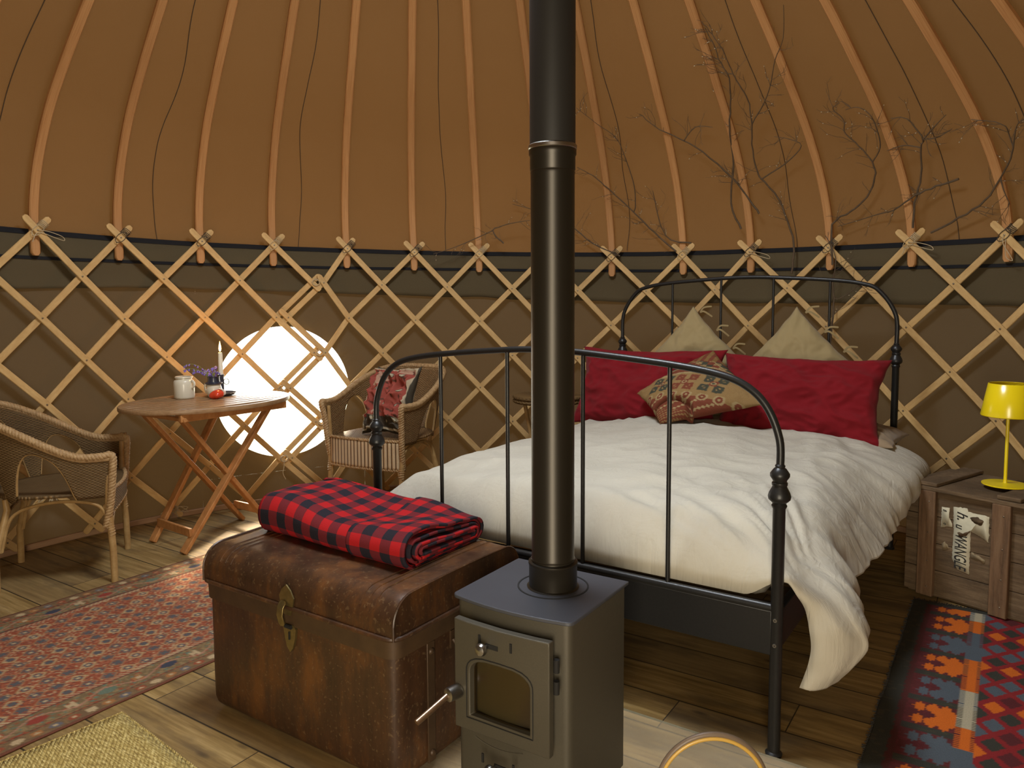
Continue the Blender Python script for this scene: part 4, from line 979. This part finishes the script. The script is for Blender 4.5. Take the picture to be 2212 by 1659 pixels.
for x in (-.29, .22): mb = MB(); mb.tube([(x, -.25, TZ-.050), (x, .22, TZ-.050)], .011, 10); mb.build('crossbar', M['teak'], tt)
for y0, y1, x0, x1 in ((-.212, -.150, .225, -.268), (.182, .156, .205, -.252), (-.185, -.125, -.285, .280), (.155, .13, -.285, .273)):
    mb = MB(); mb.beam((x0, y0, TZ-.035), (x1, y1, 0.004), .022, .046, up=(0, 1, 0)); lg = mb.build('leg', M['teak'], tt, bevel=.004)
    f = (TZ-.035-.36)/(TZ-.04); xm, ym = x0+(x1-x0)*f, y0+(y1-y0)*f
    MB().lathe([(.007, 0), (.006, .003), (0, .004)], (xm, ym-.012, .36), 12, (0, -1, 0)).build('pivot_bolt', M['chrome'], lg)
mb = MB(); mb.beam((-.228, -.160, .10), (-.213, .162, .10), .016, .042); mb.build('stretcher', M['teak'], tt, bevel=.003)
mb = MB(); mb.beam((.236, -.125, .10), (.232, .138, .10), .016, .042); mb.build('stretcher', M['teak'], tt, bevel=.003)
def ontable(x, y): p = TB + Matrix.Rotation(TA, 3, 'Z') @ Vector((x, y, 0)); return (p.x, p.y, TZ+.0005)
jr = thing('stoneware_jar', 'cream stoneware jar with small handle, on the left of the slatted table', 'jar', ontable(-.035, .165), R_(-20))
mb = MB(); mb.lathe([(0, 0), (.047, 0), (.051, .004), (.052, .01), (.053, .07), (.052, .090), (.047, .099), (.041, .102), (.041, .108), (.045, .111), (.045, .117), (.041, .119), (.038, .117), (.038, .10), (.046, .09), (.046, .01), (0, .006)], n=36); mb.build('jar_body', M['cream'], jr)
mb = MB(); mb.tube(smooth([(.050, 0, .095), (.066, 0, .090), (.068, 0, .070), (.052, 0, .055)], 6), .006, 8); mb.build('jar_handle', M['cream'], jr)
jg = thing('small_jug', 'small white and black jug holding bluebells, behind the red tomato on the table', 'jug', ontable(.075, .060), R_(160))
mb = MB(); mb.lathe([(0, 0), (.020, 0), (.024, .004), (.031, .02), (.033, .036), (.028, .054), (.026, .060), (.025, .058), (.030, .036), (0, .006)], n=28); mb.build('jug_body', M['cream'], jg)
mb = MB(); mb.lathe([(.028, .056), (.035, .060), (.036, .064), (.026, .068), (.0245, .085), (.026, .092), (.024, .092), (.022, .07)], n=28); mb.build('jug_rim', M['enamel'], jg)
mb = MB(); mb.tube(smooth([(.026, .0, .056), (.044, 0, .058), (.050, 0, .040), (.044, 0, .022), (.032, 0, .018)], 6), .0035, 8); mb.build('jug_handle', M['cream'], jg)
jg.scale = (1.25,)*3
tm = thing('ceramic_tomato', 'glossy red ceramic tomato with pale stripes in front of the small jug', 'ornament', ontable(.050, -.005), 0)
mb = MB(); rows = []
for i in range(17):
    t = math.pi*i/16
    rows.append([Vector(((.030*math.sin(t)*(1+.10*math.cos(5*p)))*math.cos(p), (.028*math.sin(t)*(1+.10*math.cos(5*p)))*math.sin(p), .021 - .021*math.cos(t) + .006*math.sin(t)*math.cos(p-.6))) for p in np.linspace(0, 2*math.pi, 36, endpoint=False)])
mb.grid(rows, closed_v=True); mb.build('tomato_body', M['redglaze'], tm, sharp=0)
mb = MB()
for p in (-.2, .35, .9): mb.tube([Vector((.0305*math.sin(t)*math.cos(p)*1.06, .0285*math.sin(t)*math.sin(p)*1.06 - .0, .022-.0215*math.cos(t)+.004)) for t in np.linspace(1.2, 2.9, 8)], .0022, 6)
mb.build('pale_stripes', M['cream'], tm)
tm.scale = (1.3, 1.3, 1.15)
fb = thing('bluebell_bunch', 'bunch of purple bluebells standing in the small jug on the table', 'flowers', tuple(Vector(ontable(.075, .060)) + Vector((0, 0, .03))), 0)
r_ = random.Random(7)
for q in range(11):
    a = r_.random()*6.28; L_ = .10 + .07*r_.random(); lean = .03 + .075*r_.random(); dx, dy = math.cos(a)*lean - .025, math.sin(a)*lean*.6
    P = smooth([(0, 0, 0), (dx*.2, dy*.2, L_*.5), (dx*.6, dy*.6, L_*.85), (dx*1.05, dy*1.05, L_*.95), (dx*1.35, dy*1.35, L_*.88)], 5)
    mb = MB(); mb.tube(P, .0012, 5); sm = mb.build('stem', M['stem'], fb)
    mb = MB()
    for w in range(6):
        p = P[9+w*2] if 9+w*2 < len(P) else P[-1]; d = Vector((r_.uniform(-1, 1), r_.uniform(-1, 1), -1.2)).normalized()
        mb.lathe([(.001, 0), (.0035, .003), (.0038, .009), (.0062, .0125), (.0055, .0125), (.003, .008)], p, 7, d)
    mb.build('bells', M['bloom'], sm)
for q in range(6):
    a = r_.random()*6.28; mb = MB(); P = smooth([(0, 0, 0), (.012*math.cos(a), .012*math.sin(a), .07), (.035*math.cos(a), .03*math.sin(a), .105)], 5); mb.strip(P, [(math.sin(a), -math.cos(a), .3)]*len(P), .005, .001); mb.build('leaf', M['stem'], fb)
ch = thing('chamberstick', 'dark blue enamel chamberstick with ring handle and saucer, on the table before the window', 'candle holder', ontable(.150, .105), 0)
mb = MB(); mb.lathe([(0, .003), (.050, .003), (.066, .010), (.078, .018), (.080, .017), (.068, .006), (.05, 0), (0, 0)], n=40); mb.build('saucer', M['enamel'], ch, sharp=60)
mb = MB(); mb.lathe([(.020, .004), (.0165, .012), (.0155, .05), (.0155, .105), (.018, .112), (.018, .116), (.013, .116), (.013, .10)], n=28); mb.build('candle_tube', M['enamel'], ch)
mb = MB(); mb.tube([Vector((.033 + .016*math.cos(t), -.010-.004*math.cos(t), .078+.016*math.sin(t))) for t in np.linspace(0, 6.283, 25)[:-1]], .0022, 8, closed=True); mb.build('ring_handle', M['enamel'], ch)
cn = thing('lit_candle', 'burning cream taper candle in the enamel chamberstick', 'candle', tuple(Vector(ontable(.150, .105)) + Vector((0, 0, .104))), 0)
mb = MB(); mb.lathe([(0, 0), (.0125, 0), (.0112, .11), (.0108, .132), (.008, .134), (0, .131)], n=22); mb.build('candle_stick', M['wax'], cn)
mb = MB(); mb.tube([(0, 0, .13), (.001, 0, .146)], .0009, 5); mb.build('wick', M['black'], cn)
mb = MB(); mb.lathe([(0, .138), (.0045, .144), (.0068, .154), (.0058, .168), (.003, .182), (.001, .193), (0, .197)], n=16); mb.build('flame', M['flame'], cn, sharp=0)
fl_ = light('candle_glow', 'POINT', tuple(Vector(ontable(.150, .105)) + Vector((0, -.0, .30))), 2.6, (1, .45, .12), shadow_soft_size=.012)

# ------------------------------------------------------------ wicker armchairs
N = NT('upright_cane_stakes'); t_ = N('TexCoord').outputs['UV']; s_ = N('SeparateXYZ', {0: t_})
h1 = N.math('ABSOLUTE', N.math('SINE', N.math('MULTIPLY', s_.outputs[0], math.pi/.024))); h2 = N.math('ABSOLUTE', N.math('SINE', N.math('MULTIPLY', N.math('ADD', s_.outputs[1], N.math('MULTIPLY', s_.outputs[0], .5)), math.pi/.007)))
hh = N.math('ADD', N.math('POWER', h1, .6), N.math('MULTIPLY', h2, .25)); f = N.noise(N.coord(), 30, 4)
c = N.ramp(hh, [(.35, (.05, .022, .008)), (.7, (.30, .17, .075)), (1.0, (.62, .47, .28))]); N.base(N.mix(N.math('MULTIPLY', f, .3), c, (.3, .18, .08)), .6).bump(hh, 1.0, .008); M['stakes'] = N.m
def armchair(name, label, org, face, seat_z, rim_f, rim_b, apron, mats, flare=1.06, rope_r=.0105):
    t = thing(name, label, 'chair', org, face, 'wicker armchairs'); mw, ma, mbk = mats
    # seat outline: right front corner, back round, left front corner
    out = smooth([(.215, -.245, 0), (.06, -.258, 0), (-.08, -.245, 0), (-.19, -.19, 0), (-.245, -.10, 0), (-.26, 0, 0), (-.245, .10, 0), (-.19, .19, 0), (-.08, .245, 0), (.06, .258, 0), (.215, .245, 0)], 12)
    out = resample(out, .011); L = .011*(len(out)-1); n = len(out)
    S = [i/(n-1) for i in range(n)]
    def rz_(s): m = 1-abs(2*s-1); return rim_f + (rim_b-rim_f)*sstep(.12, .80, m) 
    def rim(i):
        s = S[i]; p = out[i]; m = 1-abs(2*s-1); k = flare + .06*sstep(.2, .8, m)
        return Vector((p.x*k - .075*sstep(.25, .9, m) + .010*(1-sstep(0, .2, m)), p.y*k, rz_(s)))
    def base(i): p = out[i]; return Vector((p.x, p.y, seat_z - .02))
    holes = [(.100, .285), (.315, .425), (.575, .685), (.715, .900)]
    def lo(s):
        for a, b in holes:
            if a < s < b:
                q = (s-a)/(b-a); return .80*(1-abs(2*q-1)**2.6)
        return 0
    rows, uv, seg = [], [], 12
    for i in range(n):
        b_, r_2 = base(i), rim(i); l = lo(S[i]); row, ru = [], []
        for j in range(seg+1):
            f = l + (1-l)*j/seg; p = b_.lerp(r_2, f); row.append(p + Vector((.002*ns(i*.2, j), 0, 0))); ru.append((S[i]*L*1.1, p.z))
        rows.append(row); uv.append(ru)
    mb = MB(); mb.grid(rows, uv); bd = mb.build('woven_back_and_arms', mw, t, sharp=0, solid=.012)
    for a, b in holes:
        pts = []
        for i in range(n):
            if a - .004 < S[i] < b + .004: pts.append(base(i).lerp(rim(i), lo(S[i])))
        if pts[0].z > seat_z+.02: pts = [Vector((pts[0].x, pts[0].y, seat_z))] + pts
        mb = MB(); mb.tube(smooth(pts, 2), .0058, 8); mb.build('opening_rim', M['cane'], bd)
    # braid: up from the front leg, along the rim and down the other side
    R1 = [rim(i) for i in range(0, n, 3)]; R1[-1] = rim(n-1)
    dn = lambda sgn: [Vector((.200, sgn*.242, seat_z-.16)), Vector((.224, sgn*.254, seat_z-.04)), Vector((.236, sgn*.262, (seat_z+rim_f)/2))]
    path = smooth(dn(-1) + R1 + dn(1)[::-1], 4)
    mb = MB(); mb.rope(path, rope_r*.75, rope_r, .042, 3, 6); mb.build('braided_rim', mbk, t, sharp=0)
    mb = MB(); mb.tube([rim(i) + Vector((-.0, 0, -.012)) for i in range(0, n, 2)], .012, 8); mb.build('rim_core', mbk, t)
    # seat
    rows, uv = [], []
    for i in range(13):
        f = i/12; rows.append([Vector(((p.x-.0)*f + 0, p.y*f, seat_z - .010*(1-f*f))) for p in out] ); uv.append([(p.x*f, p.y*f) for p in out])
    front = [(.215 + .030*(1-(y/.245)**2), y) for y in np.linspace(.245, -.245, 14)]
    for r, u_, i in zip(rows, uv, range(13)):
        f = i/12
        for x, y in front[1:-1]: r.append(Vector((x*f, y*f, seat_z - .010*(1-f*f)))); u_.append((x*f, y*f))
    mb = MB(); mb.grid(rows, uv, closed_v=True); mb.build('seat', mw, t, sharp=0, solid=.012)
    # front apron
    rows, uv = [], []
    for x, y in [(q[0]+.004, q[1]) for q in front]:
        e = abs(y/.245); zb = seat_z - apron*(1 - .25*(1-e*e) if apron < .12 else 1)
        rows.append([Vector((x, y, seat_z+.004 - (seat_z+.004-zb)*j/8)) for j in range(9)]); uv.append([(y, seat_z - (seat_z-zb)*j/8) for j in range(9)])
    mb = MB(); mb.grid(rows, uv); mb.build('front_apron', ma, t, sharp=30, solid=.012)
    mb = MB(); mb.rope([r[-1] for r in rows], .004, .0055, .03, 2, 5); mb.rope([r[0] + Vector((.003, 0, .003)) for r in rows], .004, .0055, .03, 2, 5); mb.build('apron_braid', mbk, t)
    # legs, wrapped joints, bent struts
    for x, y, fx, fy, zt in ((.212, -.245, .225, -.248, rim_f-.02), (.212, .245, .225, .248, rim_f-.02), (-.19, -.17, -.235, -.215, seat_z-.01), (-.19, .17, -.235, .215, seat_z-.01)):
        mb = MB(); mb.tube([(fx, fy, 0), (fx*.99, fy*.99, seat_z*.4), (x, y, seat_z-.06), (x*1.03, y*1.02, zt)], [.0150, .0150, .0145, .011], 12); lg = mb.build('leg', M['cane'], t)
        if x > 0: mb = MB(); mb.rope([(fx*.99, fy*.99, seat_z-.20), (x, y, seat_z-.12)], .013, .0042, .012, 1, 5); mb.build('cane_wrapping', mbk, lg)
    for sgn in (-1, 1):
        mb = MB(); mb.tube(smooth([(.215, sgn*.24, seat_z-.22), (.19, sgn*.238, seat_z-.08), (.10, sgn*.235, seat_z-.035), (-.05, sgn*.225, seat_z-.035), (-.17, sgn*.19, seat_z-.09), (-.215, sgn*.19, seat_z-.24)], 6), .0075, 8); mb.build('bent_strut', M['cane'], t)
    mb = MB(); mb.tube(smooth([(.218, -.24, seat_z-.23), (.222, -.19, seat_z-.11), (.225, 0, seat_z-.075 if apron < .12 else seat_z-.15), (.222, .19, seat_z-.11), (.218, .24, seat_z-.23)], 6), .0075, 8); mb.build('bent_strut', M['cane'], t)
    mb = MB(); mb.tube(smooth([(-.22, -.20, seat_z-.24), (-.20, -.14, seat_z-.09), (-.20, .14, seat_z-.09), (-.22, .20, seat_z-.24)], 6), .0075, 8); mb.build('bent_strut', M['cane'], t)
    return t
armchair('wicker_armchair', 'brown wicker armchair cut by the left edge, beside the slatted table', (-2.086, 3.477, 0), R_(20.8), .41, .575, .79, .10, (M['weaveo'], M['weaveo'], M['braid']))
c2 = armchair('wicker_armchair', 'honey wicker armchair right of the round window, holding the crumpled patterned cushion', (-.735, 4.42, 0), R_(-116), .475, .675, .845, .155, (M['weave'], M['stakes'], M['braid']), flare=1.12)
# crumpled cushion in the chair
def ccol(u, v):
    q = ns(u*2.0, v*2.0, 3); e = max(abs(u), abs(v))
    if .88 < e < .95: return (.52, .42, .28)
    if e >= .95: return (.06, .05, .035)
    if math.hypot((u*2.3) % 1 - .5, (v*2.3) % 1 - .5) < .13: return (.50, .44, .30)
    if math.hypot((u*2.3) % 1 - .5, (v*2.3) % 1 - .5) < .17: return (.05, .04, .03)
    if v < -.55: return (.07, .055, .04) if q > -.1 else (.30, .22, .13)
    if ns(u*9, v*9, 6) > .32: return (.12, .045, .03)
    return (.36, .075, .055) if q > -.28 else (.48, .28, .19)
cu_ = thing('patterned_cushion', 'crumpled pink-red patterned cushion with cream edges slumped in the honey wicker chair', 'cushion', (-.70, 4.40, .48), R_(-116))
make_pillow(cu_, 'cushion_cover', (.02, .01, .195), (.16, 1, .05), (-.42, -.30, .85), .36, .42, .15, M['crumple'], 4.4, cols=ccol, nn=110, pinch=.12, wr=.040)

# small round side table behind the bed
sdt = thing('side_table', 'low round wooden side table half hidden behind flue and footboard', 'table', (.215, 4.52, 0), 0)
mb = MB(); mb.lathe([(0, .645), (.205, .645), (.212, .650), (.214, .656), (.210, .660), (.205, .668), (.213, .674), (.213, .682), (.206, .686), (0, .684)], n=48); mb.build('round_top', M['weaveo'], sdt)
for q in range(3):
    a = R_(80+120*q); mb = MB(); mb.tube([(.15*math.cos(a), .15*math.sin(a), .645), (.09*math.cos(a), .09*math.sin(a), .35), (.18*math.cos(a), .18*math.sin(a), 0)], .012, 10); mb.build('leg', M['cane'], sdt)

# basket whose handle shows at the bottom edge
bs = thing('log_basket', 'round cane basket below the bed foot, only its arched handle in view', 'basket', (.405, 1.462, .009), R_(0))
mb = MB(); mb.lathe([(0, .004), (.085, .004), (.10, .02), (.118, .10), (.125, .17), (.120, .17), (.10, .10), (.09, .02), (0, .012)], n=40); mb.build('basket_body', M['weaveo'], bs)
mb = MB(); mb.rope([Vector((.123*math.cos(q), .123*math.sin(q), .172)) for q in np.linspace(0, 6.2832, 50)], .006, .007, .04, 3, 6); mb.build('basket_rim', M['braid'], bs)
arc = [Vector((.112*math.cos(q), .02, .238 + .118*math.sin(q))) for q in np.linspace(0, math.pi, 30)]; arc = [Vector((.120, .02, .12))] + arc + [Vector((-.120, .02, .12))]
mb = MB(); mb.tube(arc, .0062, 12); hn = mb.build('basket_handle', plain('dark_wrapped_cane', (.13, .09, .06), .45), bs)
mb = MB(); mb.tube([p + Vector((0, -.004, -.004)) + (Vector((0, 0, .238))-Vector((0, 0, p.z)) - Vector((p.x, 0, 0))).normalized()*.002 for p in arc], .0045, 10); mb.build('inner_cane', plain('golden_cane', (.46, .28, .06), .35), hn)

# ------------------------------------------------------------ bare twigs fixed on the roof and wall
BR = {'A': [(1.61,4.39,1.4),(1.62,4.4,1.57),(1.57,4.41,1.73),(1.54,4.41,1.81),(1.46,4.4,1.9),(1.4,4.39,1.97),(1.34,4.3,2.11),(1.3,4.19,2.22),(1.26,4.13,2.3),(1.19,4.07,2.37),(1.14,4.03,2.43),(1.07,3.95,2.51),(1.01,3.92,2.57),(0.95,3.88,2.62)] ,'A1': [(1.45,4.37,1.95),(1.52,4.27,2.0),(1.56,4.16,2.07),(1.49,4.17,2.11),(1.43,4.21,2.13)] ,'A2': [(1.31,4.2,2.21),(1.33,4.1,2.27),(1.33,3.99,2.34),(1.31,3.87,2.43),(1.31,3.76,2.5),(1.26,3.62,2.6)] ,'B': [(1.37,4.57,1.67),(1.3,4.56,1.82),(1.28,4.45,2.02),(1.21,4.29,2.2),(1.18,4.18,2.31),(1.14,4.07,2.4),(1.07,4.01,2.48),(1.02,3.95,2.55),(0.97,3.91,2.6)] ,'C': [(1.78,4.24,1.44),(1.78,4.26,1.66),(1.84,4.17,1.72),(1.89,4.09,1.79),(1.89,4.01,1.88),(1.86,3.98,1.95),(1.78,3.96,2.03),(1.71,3.96,2.09),(1.68,3.92,2.15),(1.62,3.91,2.2),(1.63,3.86,2.22)] ,'C1': [(1.86,3.98,1.95),(1.86,3.9,2.01),(1.81,3.84,2.09),(1.76,3.81,2.15),(1.71,3.83,2.19),(1.67,3.88,2.19)] ,'D': [(2.06,3.94,1.61),(2.05,3.91,1.73),(2.04,3.84,1.86),(1.99,3.76,1.98),(1.98,3.72,2.01),(1.92,3.71,2.08),(1.88,3.71,2.11),(1.84,3.76,2.12)] ,'D1': [(1.98,3.72,2.01),(1.99,3.63,2.06),(2.0,3.57,2.09)] ,'D2': [(1.98,3.72,2.01),(2.02,3.67,2.01),(2.04,3.59,2.03)] ,'D3': [(1.99,3.76,1.98),(1.93,3.81,2.0),(1.89,3.89,1.99)] ,'E': [(2.12,3.88,1.58),(2.19,3.76,1.64),(2.24,3.64,1.71),(2.25,3.55,1.8),(2.23,3.44,1.89),(2.2,3.42,1.96),(2.15,3.4,2.01),(2.07,3.49,2.05)] ,'E1': [(2.23,3.44,1.89),(2.19,3.36,1.99),(2.19,3.31,2.01)] ,'E2': [(2.25,3.55,1.8),(2.27,3.55,1.74),(2.3,3.55,1.68)] ,'F': [(1.02,4.75,1.55),(0.9,4.82,1.67),(0.77,4.83,1.8),(0.61,4.81,1.94),(0.51,4.8,2.02),(0.41,4.78,2.07)] ,'F1': [(0.78,4.83,1.8),(0.76,4.76,1.95),(0.68,4.65,2.12),(0.62,4.59,2.21),(0.51,4.56,2.28),(0.38,4.5,2.36)] ,'G': [(1.45,4.49,1.75),(1.37,4.5,1.86),(1.28,4.49,1.96),(1.11,4.47,2.1),(0.94,4.47,2.19),(0.83,4.46,2.24),(0.74,4.44,2.31)] ,'G1': [(0.99,4.49,2.15),(1.04,4.38,2.22),(1.13,4.34,2.21)] ,'H': [(0.69,4.88,1.53),(0.53,4.93,1.61),(0.37,4.96,1.74),(0.2,4.96,1.82),(0.01,4.96,1.87)] ,'I': [(2.15,3.71,1.82),(2.1,3.81,1.8),(2.04,3.89,1.77),(1.99,4.0,1.71),(1.93,4.1,1.69),(1.8,4.23,1.65)] ,'J': [(1.11,4.73,1.6),(0.96,4.79,1.65),(0.87,4.74,1.92)] ,}
GR = [('A', ['A1', 'A2'], 'tallest forked bare branch, rising up the roof canvas above the bed'), ('B', [], 'slender bare branch climbing beside the roof pole over the left red pillow'), ('C', ['C1'], 'bare branch bending into an S curl above the headboard'),
      ('D', ['D1', 'D2', 'D3'], 'bare branch fanning into three tips beside the S curled one'), ('E', ['E1', 'E2'], 'long bare branch arching to the right edge above the crate'), ('F', ['F1'], 'bare branch sloping up toward the flue, right of it'),
      ('G', ['G1'], 'bare branch slanting up to the left from the lashed crossings over the headboard'), ('H', [], 'thin bare branch crossing behind the flue over the left roof poles'), ('I', [], 'thin bare branch lying nearly level above the lattice crossings'), ('J', [], 'short bare twig near the lattice crossing just right of the flue')]
BR['K'] = [(1.76, 4.20, 1.0), (1.78, 4.21, 1.22), (1.77, 4.21, 1.34), (1.78, 4.20, 1.47), (1.74, 4.25, 1.6)]; BR['K1'] = [(1.78, 4.20, 1.24), (1.84, 4.13, 1.29), (1.90, 4.05, 1.40)]
BR['L'] = [(-.05, 4.95, 1.62), (-.12, 4.95, 1.70), (-.02, 4.93, 1.74), (.12, 4.90, 1.76)]; BR['L1'] = [(-.12, 4.95, 1.70), (-.35, 4.93, 1.60), (-.50, 4.90, 1.55)]
GR += [('K', ['K1'], 'bare upright branch behind the right half of the black headboard'), ('L', ['L1'], 'small bare twig just left of the flue above the lattice')]
r_ = random.Random(11)
inn = lambda p: Vector((CX - p.x, CY - p.y, -.3)).normalized()
for key, subs, lab in GR:
    P = smooth([Vector(p) for p in BR[key]], 4); base = P[0].copy()
    t = thing('bare_branch', lab, 'branch', base[:], 0, 'bare twigs fixed to the yurt lining')
    n = len(P); P = [p + Vector((.006*ns(i*.9, 1, base.x), .006*ns(i*.9, 2, base.x), .006*ns(i*.9, 3, base.x))) for i, p in enumerate(P)]
    mb = MB(); mb.tube(P, [.0052*(1-.78*i/n) + .0005 for i in range(n)], 6); mb.build('main_stem', M['bark'], t, base)
    runs = [P]
    for s_ in subs:
        Q = smooth([Vector(p) for p in BR[s_]], 4); j0 = min(range(n), key=lambda q: (P[q]-Q[0]).length); Q[0] = P[j0]; m = len(Q)
        mb = MB(); mb.tube(Q, [.0032*(1-.75*i/m) + .0005 for i in range(m)], 6); mb.build('side_stem', M['bark'], t, base); runs.append(Q)
    tw, bud = MB(), MB()
    for P_ in runs:
        m = len(P_); Ls = sum((P_[i+1]-P_[i]).length for i in range(m-1))
        for q in range(int(Ls/.060)+2):
            i = int(m*(.12+.85*r_.random())); i = max(1, min(m-2, i)); T = (P_[i+1]-P_[i-1]).normalized(); w = inn(P_[i])
            side = T.cross(w).normalized()*(1 if r_.random() < .5 else -1); d = (T*r_.uniform(.4, 1.1) + side*r_.uniform(.5, 1.1) + w*r_.uniform(-.02, .25)).normalized()
            L_ = r_.uniform(.04, .15); c_ = [P_[i]]
            for w_ in range(6):
                d = (d + side*r_.uniform(-.35, .35) + T*r_.uniform(-.3, .3)).normalized(); c_.append(c_[-1] + d*L_/6)
                if r_.random() < .15: bud.lathe([(0, -.004), (.0020, -.002), (.0026, 0), (.0018, .003), (0, .005)], c_[-1] + side*.002, 6, d)
                if r_.random() < .30:
                    d2 = (d + side*r_.uniform(-1.2, 1.2)).normalized(); tw.tube([c_[-1], c_[-1]+d2*L_*.18, c_[-1]+d2*L_*.32 + T*.008], .0007, 4)
            tw.tube(c_, [.0013, .0012, .0011, .0010, .0009, .0008, .0006], 4)
    tw.build('twigs', M['bark'], t, base)['kind'] = 'stuff'
    if bud.v: bud.build('buds', M['bud'], t, base)['kind'] = 'stuff'
# thin loops of string lying against the lattice
